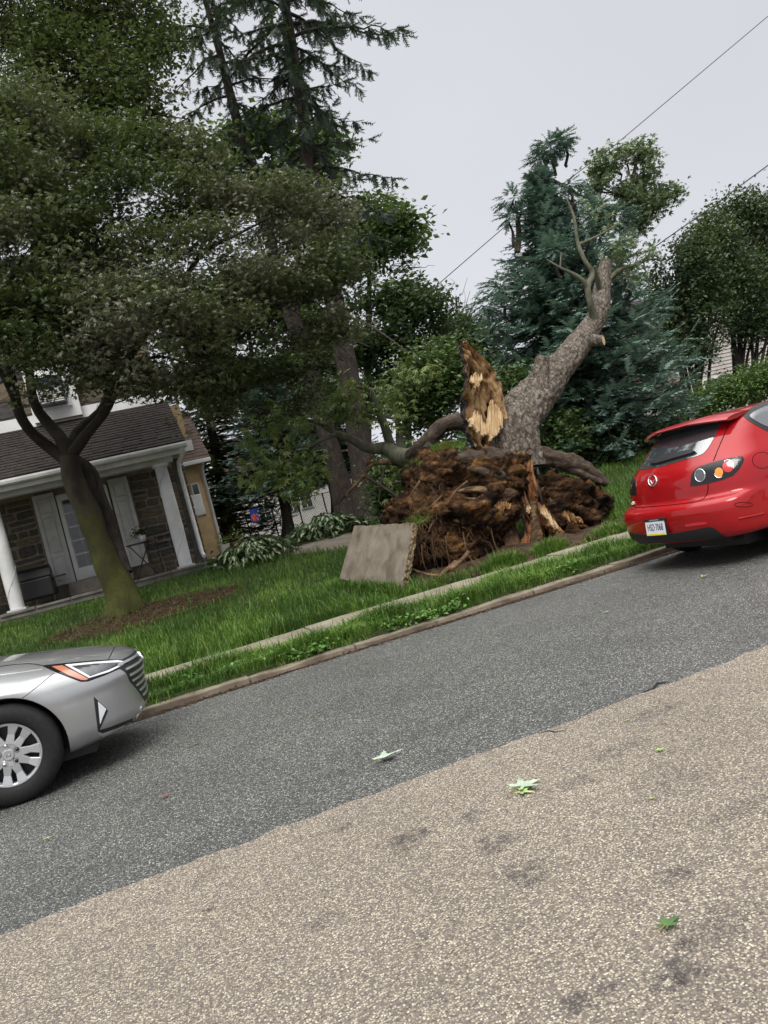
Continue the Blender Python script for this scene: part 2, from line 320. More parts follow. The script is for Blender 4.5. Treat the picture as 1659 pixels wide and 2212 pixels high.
def tube(mb, pts, radii, sides=8, step=None, rough=0, nf=3, cap=True, tint=None, mi=0, capmi=None, seed=0, flare=None, ridge=0, rf=9):
    if np.isscalar(radii): radii = [radii]*len(pts)
    if step: pts, radii = resample(pts, radii, step)
    P = [Vector(p) for p in pts]; n = len(P); V = []; prev = None
    for i in range(n):
        t = (P[min(i+1, n-1)]-P[max(i-1, 0)]).normalized()
        if prev is None:
            a = Vector((0, 0, 1)).cross(t)
            if a.length < .1: a = Vector((1, 0, 0)).cross(t)
            a.normalize()
        else: a = (prev - t*prev.dot(t)).normalized()
        prev = a; b_ = t.cross(a)
        for k in range(sides):
            an = 2*PI*k/sides; d = a*math.cos(an)+b_*math.sin(an); r = radii[i]
            if rough:
                q = P[i]+d*r
                r *= 1+rough*(noise.noise(Vector((q.x*nf, q.y*nf, q.z*nf*.5+seed)))+.5*noise.noise(Vector((q.x*nf*3, q.y*nf*3, q.z*nf+seed))))
            if ridge:
                w_ = 3+rf*.5
                r *= 1-ridge*(abs(noise.noise(Vector((math.cos(an)*rf*.35, math.sin(an)*rf*.35, i*.045*rf*.3+seed))))+.6*abs(noise.noise(Vector((math.cos(an)*rf, math.sin(an)*rf, i*.12+seed)))))
            if flare: r *= flare(i/(n-1), an)
            V.append(P[i]+d*r)
    F = [(i*sides+k, i*sides+(k+1) % sides, (i+1)*sides+(k+1) % sides, (i+1)*sides+k) for i in range(n-1) for k in range(sides)]
    mb.add([tuple(q) for q in V], np.array(F), tint, mi)
    if cap:
        mb.add([tuple(q) for q in V[-sides:]], [tuple(range(sides))], tint, mi if capmi is None else capmi)
        mb.add([tuple(q) for q in V[:sides]], [tuple(range(sides))[::-1]], tint, mi)
    return mb
def lathe(mb, prof, seg, M=Matrix.Identity(4), mi=0):
    V = []; n = len(prof)
    for k in range(seg):
        a = 2*PI*k/seg
        for r, h in prof: V.append(tuple(M @ Vector((r*math.cos(a), r*math.sin(a), h))))
    F = [(k*n+i, ((k+1) % seg)*n+i, ((k+1) % seg)*n+i+1, k*n+i+1) for k in range(seg) for i in range(n-1)]
    mb.add(V, np.array(F), None, mi); return mb
def norm(a): return a/np.maximum(np.linalg.norm(a, axis=-1, keepdims=True), 1e-9)
def place(mb, tm, pos, xd, up, size, tint, mi=0):
    """copies of a small template (verts, tris) at pos, its x axis along xd"""
    tv, tf = tm; pos = np.asarray(pos); N = len(pos)
    X = norm(xd); Y = norm(np.cross(up, X)); Z = np.cross(X, Y)
    V = pos[:, None, :] + size[:, None, None]*(tv[None, :, 0, None]*X[:, None]+tv[None, :, 1, None]*Y[:, None]+tv[None, :, 2, None]*Z[:, None])
    F = (tf[None]+(np.arange(N)*len(tv))[:, None, None]).reshape(-1, tf.shape[1])
    mb.add(V.reshape(-1, 3), F, np.repeat(np.clip(tint, 0, 1), len(tv)), mi); return mb
KITE = (np.array([(0, 0, 0), (.45, .30, .08), (1, 0, -.06), (.45, -.30, .08)]), np.array([(0, 1, 2), (0, 2, 3)])[:, ::-1])
def star(k=5):
    v = [(0.0, 0, 0)]; 
    tips = [(-70, .6), (-35, .85), (0, 1.0), (35, .85), (70, .6)]
    v = [(0, 0, 0)]
    for i, (a, r) in enumerate(tips):
        v.append((r*math.cos(rad(a)), r*math.sin(rad(a)), -.08 if i != 2 else -.12))
        if i < 4:
            a2 = a+17.5; v.append((.42*math.cos(rad(a2)), .42*math.sin(rad(a2)), .04))
    f = [(0, i, i+1) for i in range(1, len(v)-1)]
    return np.array(v), np.array(f)
STAR = star()
def sprig(n=9, L=1.0, w=.26, seed=1):
    r = np.random.default_rng(seed); V = []; F = []
    for i in range(n):
        s = i/(n-1)*L*.82; sg = 1 if i % 2 else -1
        a = rad(38+20*r.random())*sg; el = r.uniform(-.35, .35); ln = w*(1.15-.5*s)*r.uniform(.8, 1.2)
        d = np.array([math.cos(a)*ln, math.sin(a)*ln, el*ln]); k = len(V)
        V += [(s-.05, 0, 0), (s+.09, 0, .015), tuple(np.array([s, 0, 0])+d)]; F.append((k, k+1, k+2))
    k = len(V); V += [(0, -.035, 0), (0, .035, 0), (L, 0, .02)]; F.append((k, k+1, k+2))
    return np.array(V), np.array(F)
SPRIG = sprig(); SPRIGD = sprig(13, 1, .30, 3)
BLADE = (np.array([(0, -.035, 0), (0, .035, 0), (.10, -.028, .5), (.10, .028, .5), (.42, 0, 1.0)]), np.array([(0, 1, 3), (0, 3, 2), (2, 3, 4)]))
def rvec(N): return norm(rng.normal(size=(N, 3)))
def leaves(mb, cen, per, spread, size, tm, tilt=.6, hang=.2, tv=.25, ctint=None, mi=0):
    n = len(cen); N = n*per
    p = np.repeat(cen, per, 0)+rng.normal(size=(N, 3))*np.array(spread)
    an = rng.uniform(0, 2*PI, N)
    xd = np.stack([np.cos(an), np.sin(an), -hang+rng.normal(size=N)*.35], 1)
    up = norm(np.array([0, 0, 1.0])+tilt*rng.normal(size=(N, 3)))
    ct = rng.uniform(.25, .75, n) if ctint is None else ctint
    t = np.repeat(ct, per)+rng.normal(size=N)*tv
    return place(mb, tm, p, xd, up, size*rng.uniform(.65, 1.3, N), t, mi)
def blobs_centres(blobs, n, shell=.55, gap=.0, gf=.9, seed=0, lay=1.0):
    w = np.array([b_[1][0]*b_[1][1]*b_[1][2] for b_ in blobs])**.75; w /= w.sum()
    ou = []; 
    while len(ou) < n:
        i = rng.choice(len(blobs), p=w); c, r = blobs[i][0], blobs[i][1]
        d = rvec(1)[0]*(rng.random()**(shell))
        q = np.array(c)+d*np.array(r)
        if gap and noise.noise(Vector(q*gf*np.array([1, 1, lay]))+Vector((seed, 0, 0)))+.35*noise.noise(Vector(q*gf*3)) < gap-.5: continue
        ou.append(q)
    return np.array(ou)
def limb(mb, p0, p1, r0, r1, sag=.0, wig=.12, n=5, sides=5):
    p0 = Vector(p0); p1 = Vector(p1); L = (p1-p0).length; pts = []; 
    for i in range(n+1):
        t = i/n; q = p0.lerp(p1, t); q.z += sag*L*math.sin(PI*t)
        if 0 < i < n: q += Vector(rng.normal(size=3))*wig*L*.25
        pts.append(q)
    tube(mb, pts, list(np.linspace(r0, r1, n+1)), sides, cap=False)
    return pts

# ------------------------------------------------------------------ ground
def gz(X, Y):
    z = np.interp(Y, [-60, 8.0, 8.05, 9.86, 15.6, 20, 40, 90], [-.02, -.02, .10, .12, 1.10, 1.22, 1.5, 1.9])
    return z
def gzn(X, Y): return float(gz(X, Y)) + (.03*noise.noise(Vector((X*.8, Y*.8, 0))) if Y > 10.2 else 0)
xs_ = np.concatenate([np.linspace(-90, -8, 14), np.linspace(-7.5, 18, 86), np.linspace(20, 110, 16)])
ys_ = np.concatenate([np.linspace(-60, 0, 7), [7.9, 8.0, 8.05, 8.3, 8.85, 9.3, 9.86, 10.0], np.linspace(10.2, 20, 40), np.linspace(21, 30, 8), np.linspace(35, 140, 14)])
V = [(x_, y_, gzn(x_, y_)) for y_ in ys_ for x_ in xs_]; nx = len(xs_)
F = np.array([(j*nx+i, j*nx+i+1, (j+1)*nx+i+1, (j+1)*nx+i) for j in range(len(ys_)-1) for i in range(nx-1)])
o = MB().add(V, F).build('ground', MT['lawn'], smooth=True); tag(o, 'green grassy ground of the front yards behind the sidewalk', 'ground', kind='structure')
def strip(name, mat, x0, x1, yf0, yf1, z, nxs, kind='structure', lab=None):
    X = np.linspace(x0, x1, nxs); V = []
    for x_ in X: V += [(x_, yf0(x_), z), (x_, yf1(x_), z)]
    F = np.array([(2*i, 2*i+2, 2*i+3, 2*i+1) for i in range(nxs-1)])
    return tag(MB().add(V, F).build(name, mat), lab, name.replace('_', ' '), kind=kind)
def seam(x_): return 3.76+.035*noise.noise(Vector((x_*1.3, 0, 5)))+.03*noise.noise(Vector((x_*6, 0, 9)))+.015*noise.noise(Vector((x_*19, 0, 2)))
strip('road', MT['dark_asphalt'], -70, 90, lambda x_: 2.9, lambda x_: 7.95, .0, 2, lab='dark grey wet asphalt parking lane along the kerb')
strip('road_overlay', MT['light_asphalt'], -70, 90, lambda x_: -5.0, seam, .006, 3400, lab='tan stone-chip road surface in the foreground')

kb = box(MB(), -70, 90, 7.93, 8.04, -.1, .055).build('kerb', MT['kerb']); tag(kb, 'pale worn concrete kerb edging the grass verge', 'kerb', kind='structure')
def stone_piece(name, mat, parent, x0, x1, y0, y1, z0, z1, seed, amp=.008, nx_=8):
    me = bmesh.new(); bmesh.ops.create_cube(me, size=1)
    bmesh.ops.subdivide_edges(me, edges=[e_ for e_ in me.edges if abs(e_.verts[0].co.x-e_.verts[1].co.x) > .5], cuts=nx_)
    for v_ in me.verts:
        q = Vector(((x0+x1)/2+v_.co.x*(x1-x0), (y0+y1)/2+v_.co.y*(y1-y0), (z0+z1)/2+v_.co.z*(z1-z0)))
        k = Vector((q.x*3, q.y*9, q.z*9+seed))
        q.y += amp*noise.noise(k); q.z += amp*noise.noise(k+Vector((7, 3, 1))); v_.co = q
    m_ = bpy.data.meshes.new(name); me.to_mesh(m_); me.free(); m_.materials.append(mat)
    o_ = link(name, m_, parent); bevel(o_, .014, 2); return o_
kx = [-6.2, -3.4, -.55, .62, 1.75, 3.9, 5.0, 6.9, 9.2, 11.6]
for i in range(len(kx)-1):
    dz = random.uniform(-.015, .012); dy = random.uniform(-.02, .02)
    stone_piece('kerb_stone', MT['kerb'], kb, kx[i]+.006, kx[i+1]-.008, 7.88+dy, 8.06+dy, -.04, .072+dz, i*3, .016)
sw = strip('sidewalk', MT['soil'], -70, 90, lambda x_: 8.82, lambda x_: 9.88, .125, 2, lab='narrow concrete sidewalk between verge and lawn')
sx = -5.6; k = 0
while sx < 12:
    ti = random.uniform(-.012, .012)
    stone_piece('paving_slab', MT['concrete'], sw, sx+.006, sx+1.19, 8.93, 9.86+random.uniform(-.02, .02), .10, .152+ti, 20+k, .006, 4)
    sx += 1.2; k += 1
def groundpatch(name, mat, outline, lift, kind, lab, cat, res=14, bumpy=.03):
    cx = sum(p[0] for p in outline)/len(outline); cyy = sum(p[1] for p in outline)/len(outline)
    V = []; m = len(outline)
    for j in range(res+1):
        t = j/res
        for (x_, y_) in outline:
            X = cx+(x_-cx)*t; Y = cyy+(y_-cyy)*t
            V.append((X, Y, gzn(X, Y)+lift*(1-t**3)-.015*(t > .99)+bumpy*noise.noise(Vector((X*5, Y*5, 3)))*(1-t**4)))
    F = [(j*m+i, j*m+(i+1) % m, (j+1)*m+(i+1) % m, (j+1)*m+i) for j in range(res) for i in range(m)]
    return tag(MB().add(V, np.array(F)).build(name, mat, smooth=True), lab, cat, kind=kind)
def ring(cx, cyy, rx, ry, n=40, seed=0, amp=.18):
    return [(cx+rx*math.cos(2*PI*i/n)*(1+amp*noise.noise(Vector((math.cos(2*PI*i/n)*2, math.sin(2*PI*i/n)*2, seed)))), cyy+ry*math.sin(2*PI*i/n)*(1+amp*noise.noise(Vector((math.cos(2*PI*i/n)*2, math.sin(2*PI*i/n)*2, seed+5))))) for i in range(n)]
groundpatch('soil_patch', MT['soil'], ring(5.0, 10.5, 2.4, .6, seed=2), .05, 'structure', 'dark torn soil under the upturned root plate', 'soil', bumpy=.09)
groundpatch('bare_soil', MT['soil'], ring(-.3, 13.1, 1.65, .8, seed=4), .03, 'structure', 'brown bare strip of lawn beside the mossy trunk', 'soil', bumpy=.04)
strip('gutter_dirt', MT['soil'], -1.0, 8, lambda x_: 7.80+.06*noise.noise(Vector((x_*2, 3, 0)))+.05*math.sin(x_), lambda x_: 7.93, .006, 200, lab='brown strip of wet dirt along the gutter')
groundpatch('garden_path', MT['concrete'], [(2.3, 14.9), (3.4, 13.9), (4.4, 13.6), (4.6, 14.5), (3.6, 15.2), (2.9, 17.5), (2.5, 23), (.9, 23), (1.3, 18.5), (1.6, 16.4)], .03, 'structure', 'grey concrete path curving past the hostas to the house', 'path', res=20, bumpy=0)

# ------------------------------------------------------------------ stone house with a porch
H = empty('stone_house', (-1.2, 17.7, 1.2)); tag(H, 'dark fieldstone house with a columned porch behind the mossy tree', 'house')
FL = 1.24                                   # porch floor
WY = 17.75                                  # stone wall face
mb = MB(); box(mb, -7.5, -1.62, WY+.012, WY+.35, FL, 3.75); box(mb, -.52, 1.1, WY+.012, WY+.35, FL, 3.75); box(mb, -1.62, -.52, WY+.012, WY+.35, 3.42, 3.75)
box(mb, -7.5, 1.08, 18.3, 26, FL, 7.4); box(mb, .8, 1.1, WY+.35, 18.3, FL, 5.0)
wall = mb.build('wall', MT['mortar'], H)
def rock(seed):
    b_ = bmesh.new(); bmesh.ops.create_cube(b_, size=1); r = random.Random(seed)
    bmesh.ops.bevel(b_, geom=b_.edges[:], offset=.13, segments=1, affect='EDGES')
    for v_ in b_.verts: v_.co += Vector((r.uniform(-.045, .045), r.uniform(-.06, .06), r.uniform(-.07, .07)))
    m_ = bpy.data.meshes.new('stone'); b_.to_mesh(m_); b_.free(); return m_
rocks = []
for i in range(8):
    me = rock(i); me.materials.append(MT['stone%d' % (i % 4)]); rocks.append(me)
def lay_stones(x0, x1, z0, z1, y, parent, rs=1.0, yaw=0):
    z = z0
    while z < z1-.05:
        h = min(random.uniform(.11, .25)*rs, z1-z); xx = x0
        while xx < x1-.04:
            w = min(random.uniform(.18, .55)*rs, x1-xx)
            if x1-xx-w < .12: w = x1-xx
            split = h > .19 and random.random() < .35
            for (zz, hh) in (((z, h*.48), (z+h*.5, h*.5)) if split else ((z, h),)):
                o_ = link('stone', random.choice(rocks), parent)
                if yaw: o_.location = (y, (xx+w/2), zz+hh/2); o_.scale = (.12, w-.028, hh-.028)
                else: o_.location = (xx+w/2, y+.05, zz+hh/2); o_.scale = (w-.034, .12, hh-.034)
                o_.rotation_euler = (0, random.uniform(-.05, .05), 0) if not yaw else (random.uniform(-.04, .04), 0, 0)
            xx += w
        z += h
lay_stones(-.06, 1.1, FL, 3.5, WY, wall)
lay_stones(-4.4, -2.1, FL, 3.5, WY, wall, 1.15)
lay_stones(WY+.1, 18.3, FL, 3.6, 1.11, wall, 1.3, yaw=1)
lay_stones(-3.8, 1.08, 5.32, 7.3, 18.25, wall, 1.9)
obox('door_step', MT['flagstone'], H, -1.75, -.45, 17.2, WY-.02, FL, FL+.28, bev=.02)
pf = obox('porch_floor', MT['flagstone'], H, -8, 1.15, 15.75, WY+.04, .7, FL-.02)
for i in range(14):
    obox('paving_stone', MT['flagstone'], pf, -7.9+i*.63, -7.9+i*.63+.61, 15.72, 16.55, FL-.05, FL+random.uniform(-.004, .006), bev=.012)
# french door
d = obox('door', MT['white_paint'], H, -1.60, -.54, WY-.02, WY+.06, 1.52, 3.42)
for s in (-1.60, -.62, -1.11): obox('door_stile', MT['white_paint'], d, s, s+.08, WY-.06, WY-.021, 1.53, 3.40)
for z in (1.54, 3.30): obox('door_rail', MT['white_paint'], d, -1.52, -.62, WY-.055, WY-.021, z, z+(.22 if z < 2 else .09))
for i in range(2):
    for j in range(5):
        x0 = -1.50+i*.475; z0 = 1.79+j*.302
        obox('pane', MT['pane'], d, x0, x0+.185, WY-.034, WY-.022, z0, z0+.275)
        obox('pane', MT['pane'], d, x0+.20, x0+.385, WY-.034, WY-.022, z0, z0+.275)
def shutter(x0, x1):
    s = obox('shutter', MT['old_white'], H, x0, x1, WY-.10, WY-.05, 1.52, 3.49); s['label'] = 'tall white panelled shutter'
    w = .075
    for a_, b_ in ((x0, x0+w), (x1-w, x1)): obox('stile', MT['old_white'], s, a_, b_, WY-.125, WY-.101, 1.52, 3.49, bev=.004)
    for z in (1.52, 2.12, 2.98, 3.40): obox('rail', MT['old_white'], s, x0+w, x1-w, WY-.124, WY-.101, z, z+.09, bev=.004)
    for z0, z1 in ((1.63, 2.10), (2.23, 2.96), (3.09, 3.38)): obox('panel', MT['old_white'], s, x0+w+.03, x1-w-.03, WY-.116, WY-.101, z0, z1, bev=.006)
shutter(-.50, -.09); shutter(-2.05, -1.62)
obox('door_surround', MT['stone2'], H, -.545, -.505, WY-.06, WY+.06, 1.5, 3.44)
# columns
for X in (-5.75, -2.58, .60):
    mb = MB(); Mx = Matrix.Translation((X, 16.0, 0))
    lathe(mb, [(.13, FL+.04), (.138, 1.9), (.136, 2.4), (.12, 3.36), (.0, 3.36)], 20, Mx)
    c_ = mb.build('column', MT['white_paint'], H, smooth=True)
    obox('plinth', MT['old_white'], c_, X-.17, X+.17, 15.83, 16.17, FL-.005, FL+.04, bev=.008)
    lathe(MB(), [(.12, 3.30), (.165, 3.33), (.17, 3.37), (.12, 3.37)], 20, Mx).build('capital', MT['white_paint'], c_)
    pts = [(X+.142*math.cos(a*.62-2.6), 16+.142*math.sin(a*.62-2.6), FL+.25+a*.14) for a in range(15)]
    tube(MB(), pts, .006, 5).build('light_string', MT['old_white'], c_)
obox('beam', MT['old_white'], H, -8, .86, 15.88, 16.12, 3.37, 3.56, bev=.006)
obox('fascia', MT['old_white'], H, -8, 1.12, 15.52, 15.56, 3.44, 3.62)
obox('soffit', MT['old_white'], H, -8, 1.1, 15.563, 17.7, 3.58, 3.60)
mb = MB(); nxg = 9
prof = [(15.52+.0, 3.64), (15.40, 3.64), (15.385, 3.60), (15.39, 3.555), (15.42, 3.53), (15.50, 3.53)]
V = [(x_, y_, z_) for x_ in (-8, 1.16) for y_, z_ in prof]; mb.add(V, [(i, i+1, i+7, i+6) for i in range(5)]+[(0, 1, 2, 3, 4, 5), (11, 10, 9, 8, 7, 6)])
g = mb.build('gutter', MT['old_white'], H)
# porch roof: courses of shingles
def roofplane(parent, xa0, xa1, xb0, xb1, y0, z0, y1, z1, n, mat, tab=.32, name='porch_roof'):
    r = MB(); hexa(r, [(xa0, y0, z0-.05), (xa1, y0, z0-.05), (xb1, y1, z1-.05), (xb0, y1, z1-.05), (xa0, y0, z0), (xa1, y0, z0), (xb1, y1, z1), (xb0, y1, z1)])
    ro = r.build(name, mat, parent); L = math.hypot(y1-y0, z1-z0); nz = Vector((0, -(z1-z0)/L, (y1-y0)/L))
    for i in range(n):
        t0 = max(0, i/n-.006); t1 = (i+1.12)/n; m_ = MB(); x_ = xa0+(xb0-xa0)*t0; xe = xa1+(xb1-xa1)*t0; x_ += -random.random()*tab
        while x_ < xe:
            w = tab*random.uniform(.8, 1.2); x2 = min(x_+w-.012, xe); xs2 = max(x_, xa0)
            if x2 > xs2+.02:
                up = random.uniform(.016, .026)
                A = [Vector((q, y0+(y1-y0)*t, z0+(z1-z0)*t)) for q, t in ((xs2, t0), (x2, t0), (x2, min(t1, 1)), (xs2, min(t1, 1)))]
                hexa(m_, [a+nz*.001 for a in A]+[A[0]+nz*up, A[1]+nz*up, A[2]+nz*.004, A[3]+nz*.004])
            x_ += w
        m_.build('shingle_course', mat, ro)
    return ro
roofplane(H, -8, 1.16, -8, 1.2, 15.44, 3.66, 18.25, 5.06, 18, MT['shingle'])
roofplane(H, -8, 1.3, -8, 1.3, 18.0, 7.35, 21.6, 10.2, 8, MT['shingle'], .5, 'roof')
obox('rake_board', MT['white_paint'], H, 1.09, 1.12, 16.2, 18.2, 4.02, 4.05)
obox('flashing', MT['white_paint'], H, -2.6, 1.06, 18.2, 18.26, 5.05, 5.30)
# dormer window with a louvred unit
dm = obox('dormer', MT['white_paint'], H, -1.66, -.66, 18.02, 18.27, 5.08, 6.25, bev=.01)
fr = MB(); 
for q in ((-1.50, -1.44, 5.32, 6.1), (-.88, -.82, 5.32, 6.1), (-1.44, -.88, 5.32, 5.38), (-1.44, -.88, 6.04, 6.1), (-1.44, -.88, 5.70, 5.74)): box(fr, q[0], q[1], 17.97, 18.015, q[2], q[3])
fo = fr.build('window_frame', MT['white_paint'], dm)
obox('pane', MT['pane'], dm, -1.44, -.88, 18.0, 18.017, 5.74, 6.04)
un = obox('air_conditioner', MT['dark_louvre'], dm, -1.42, -.90, 17.70, 18.016, 5.36, 5.72, bev=.015)
for i in range(7): obox('louvre', MT['siding'], dm, -1.39, -.93, 17.685, 17.699, 5.40+i*.043, 5.422+i*.043)
# downspout
mb = MB(); tube(mb, [(1.05, 15.45, 3.56), (1.05, 15.6, 3.42), (.98, 16.15, 3.36), (.96, 16.25, 3.2), (.98, 16.25, 1.45), (1.0, 16.1, 1.36)], .045, 8)
mb.build('downspout', MT['white_paint'], H, smooth=True)
obox('meter_box', MT['white_paint'], H, 1.18, 1.42, 18.6, 18.95, 2.32, 2.82, bev=.015)
obox('corner_post', MT['stone2'], H, .86, 1.0, 16.6, 16.8, FL, 3.5)

# rear stucco house
S2 = empty('stucco_house', (1.7, 24, 1.3)); tag(S2, 'yellow stucco house with brown roof behind the stone house', 'house')
obox('wall', MT['stucco'], S2, -1.5, 2.12, 24.02, 30, 1.2, 4.25)
gw = MB(); gw.add([(1.2, 25.2, 4.2), (1.98, 25.2, 4.2), (1.98, 25.2, 6.3), (1.2, 25.2, 6.3), (1.2, 25.8, 4.2), (1.98, 25.8, 4.2), (1.98, 25.8, 6.3), (1.2, 25.8, 6.3)], BOXF); gw.build('chimney', MT['stucco'], S2)
roofplane(S2, -1.6, 2.36, -1.6, 2.36, 23.62, 4.22, 27, 6.3, 15, MT['shingle_brown'], .4, 'roof')
obox('gutter', MT['white_paint'], S2, -1.6, 2.36, 23.5, 23.62, 4.10, 4.22, bev=.02)
tube(MB(), [(2.12, 23.6, 4.1), (2.06, 23.92, 3.9), (2.06, 23.92, 1.35)], .05, 8).build('downspout', MT['white_paint'], S2, smooth=True)
wd = obox('window_frame', MT['white_paint'], S2, 1.62, 1.86, 23.96, 24.015, 2.6, 3.6); obox('pane', MT['pane'], wd, 1.66, 1.82, 23.94, 23.958, 2.65, 3.55)
obox('skylight', MT['white_paint'], S2, 1.66, 2.0, 24.2, 24.26, 4.62, 4.95)

# porch furniture
tb = empty('folding_table', (-.18, 16.75, FL)); tag(tb, 'small black folding table on the porch under a potted plant', 'table')
lathe(MB(), [(0, 1.94), (.26, 1.94), (.26, 1.965), (0, 1.965)], 24, Matrix.Translation((-.18, 16.75, 0))).build('table_top', MT['black_metal'], tb)
for s in (-1, 1):
    for yy in (16.62, 16.88): tube(MB(), [(-.18-s*.22, yy, FL+.003), (-.18+s*.2, yy, 1.94)], .013, 6).build('leg', MT['black_metal'], tb)
pt = empty('potted_plant', (-.08, 16.72, 1.966)); tag(pt, 'leafy plant in a small white pot on the folding table', 'plant')
lathe(MB(), [(0, 1.967), (.05, 1.967), (.075, 2.10), (.065, 2.10), (.04, 2.0)], 16, Matrix.Translation((-.08, 16.72, 0))).build('pot', MT['pot_white'], pt, smooth=True)
mb = MB(); leaves(mb, np.array([(-.1, 16.72, 2.17), (-.16, 16.7, 2.2), (-.03, 16.72, 2.22)]), 40, (.06, .05, .05), .07, KITE, .8); mb.build('foliage', MT['deep_leaf'], pt)
ch = empty('porch_chair', (.33, 17.0, FL)); tag(ch, 'black metal chair half hidden behind the right porch column', 'chair')
obox('seat', MT['black_metal'], ch, .15, .52, 16.85, 17.22, 1.68, 1.71)
for xx in (.16, .5):
    for yy in (16.87, 17.2): tube(MB(), [(xx, yy, FL), (xx, yy, 1.68 if yy < 17 else 2.1)], .012, 6).build('leg', MT['black_metal'], ch)
for z in (1.85, 2.0, 2.09): tube(MB(), [(.16, 17.2, z), (.5, 17.2, z)], .012, 6).build('back_slat', MT['black_metal'], ch)
gr = empty('grill', (-2.3, 16.95, FL)); tag(gr, 'covered black barbecue grill standing on the porch by the left shutter', 'grill')
mb = MB(); box(mb, -2.72, -1.95, 16.72, 17.2, FL+.12, 1.78); o = mb.build('body', MT['black_metal'], gr); bevel(o, .05, 3)
Mx = Matrix.Translation((-2.33, 16.96, 1.78)) @ Matrix.Rotation(PI/2, 4, 'Y')
mb = MB(); hood = [(.38*math.sin(a), .22*math.cos(a)) for a in np.linspace(-PI/2, PI/2, 10)]
V = [(x_, 16.96+q[0]*.62, 1.785+q[1]) for x_ in (-2.7, -1.97) for q in hood]; mb.add(V, [(i, i+1, i+11, i+10) for i in range(9)]+[tuple(range(10)), tuple(range(19, 9, -1))]); mb.build('lid', MT['black_metal'], gr, smooth=False)
for xx in (-2.68, -1.99): tube(MB(), [(xx, 16.76, FL), (xx, 16.76, FL+.13)], .03, 8).build('leg', MT['black_metal'], gr)
obox('side_shelf', MT['black_metal'], gr, -1.94, -1.72, 16.75, 17.15, 1.70, 1.73)

# ------------------------------------------------------------------ far houses, fence, flag
fh = empty('white_house', (6.2, 36, 1.4)); tag(fh, 'small white house seen through the spruce behind the driveway', 'house')
obox('wall', MT['siding'], fh, 4.2, 10.4, 36.02, 42, 1.3, 4.2)
for x0, z0, z1 in ((6.45, 2.35, 3.1), (7.15, 2.35, 3.1), (8.9, 3.0, 3.95), (5.1, 2.2, 3.1)):
    f_ = obox('window', MT['white_paint'], fh, x0, x0+.6, 35.95, 36.015, z0, z1)
    for a_ in (x0+.05, x0+.32):
        for b_ in (z0+.05, (z0+z1)/2+.02): obox('pane', MT['pane'], f_, a_, a_+.23, 35.93, 35.948, b_, b_+(z1-z0)/2-.08)
obox('door', MT['white_paint'], fh, 5.75, 6.3, 35.96, 36.01, 1.4, 3.1)
roofplane(fh, 3.9, 10.8, 3.9, 10.8, 35.5, 4.15, 40, 6.9, 9, MT['shingle_brown'], .6, 'roof')
CX = at(1408, 700, 31).x
gh = empty('clapboard_house', (24, 31, 1.2)); tag(gh, 'pale clapboard house behind the dark trees beyond the red car', 'house')
obox('wall', MT['clapboard'], gh, CX, 44, 31.1, 40, .6, 7.4)
cbm = None
for i in range(37):
    if cbm is None:
        mb = MB(); hexa(mb, [(CX-.02, 31.09, .7), (44, 31.09, .7), (44, 31.1, .88), (CX-.02, 31.1, .88), (CX-.02, 31.05, .7), (44, 31.05, .7), (44, 31.085, .88), (CX-.02, 31.085, .88)])
        o = mb.build('clapboard', MT['clapboard'], gh); cbm = o.data
    else:
        o = link('clapboard', cbm, gh); o.matrix_parent_inverse = gh.matrix_world.inverted() if False else PINV[gh.name]; o.location.z = i*.18
for x0 in (CX+2, CX+6, CX+9, CX+12.5):
    for z0 in (2.0, 4.9):
        f_ = obox('window', MT['white_paint'], gh, x0, x0+1.1, 30.98, 31.04, z0, z0+1.6); 
        for k in (0, 1): obox('pane', MT['pane'], f_, x0+.08, x0+1.02, 30.95, 30.978, z0+.08+k*.76, z0+.78+k*.74)
roofplane(gh, CX-.6, 45, CX-.6, 45, 30.6, 7.3, 35.5, 9.0, 8, MT['shingle'], .8, 'roof')
gg = empty('garage', (17.5, 26, 1.2)); tag(gg, 'low garage with reddish roof behind the blue spruce', 'garage')
obox('wall', MT['clapboard'], gg, 16.2, 21.5, 26.05, 30, 1.0, 3.4)
obox('door', MT['siding'], gg, 17.2, 20.2, 25.98, 26.04, 1.2, 3.1)
roofplane(gg, 15.9, 21.8, 15.9, 21.8, 25.7, 3.35, 28, 4.7, 8, MT['shingle_brown'], .5, 'roof')
fc = empty('chain_fence', (3, 26, 1.3)); tag(fc, 'low dark wire fence with thin rails beside the stucco house', 'fence')
for i in range(8): tube(MB(), [(2.3+i*.9, 25.6, 1.2), (2.3+i*.9, 25.6, 2.45)], .025, 6).build('post', MT['black_metal'], fc)
for z in (1.5, 2.42): tube(MB(), [(2.3, 25.6, z), (8.6, 25.6, z)], .015, 6).build('rail', MT['black_metal'], fc)
mb = MB()
for i in range(64):
    for sgn in (-1, 1): tube(mb, [(2.3+i*.1, 25.6, 1.5), (2.3+i*.1+sgn*.9, 25.6, 2.4)], .004, 3, cap=False)
w_ = mb.build('wire_mesh', MT['black_metal'], fc); w_['kind'] = 'stuff'
fg = empty('garden_flag', tuple(at(548, 1150, 23.5))); tag(fg, 'small blue garden flag with red and orange print on a thin pole', 'flag')
A = at(539, 1101, 23.5)
tube(MB(), [(A.x-.05, 23.5, 1.25), (A.x-.05, 23.5, A.z+.04), (A.x+.30, 23.5, A.z+.04)], .01, 6).build('pole', MT['black_metal'], fg)
V = [(A.x+.25*i/8-.02, 23.5+.03*math.sin(i*.9+j*.35), A.z-.42*j/8) for j in range(9) for i in range(9)]
F = [(j*9+i, j*9+i+1, (j+1)*9+i+1, (j+1)*9+i) for j in range(8) for i in range(8)]
Fm = [[], [], []]
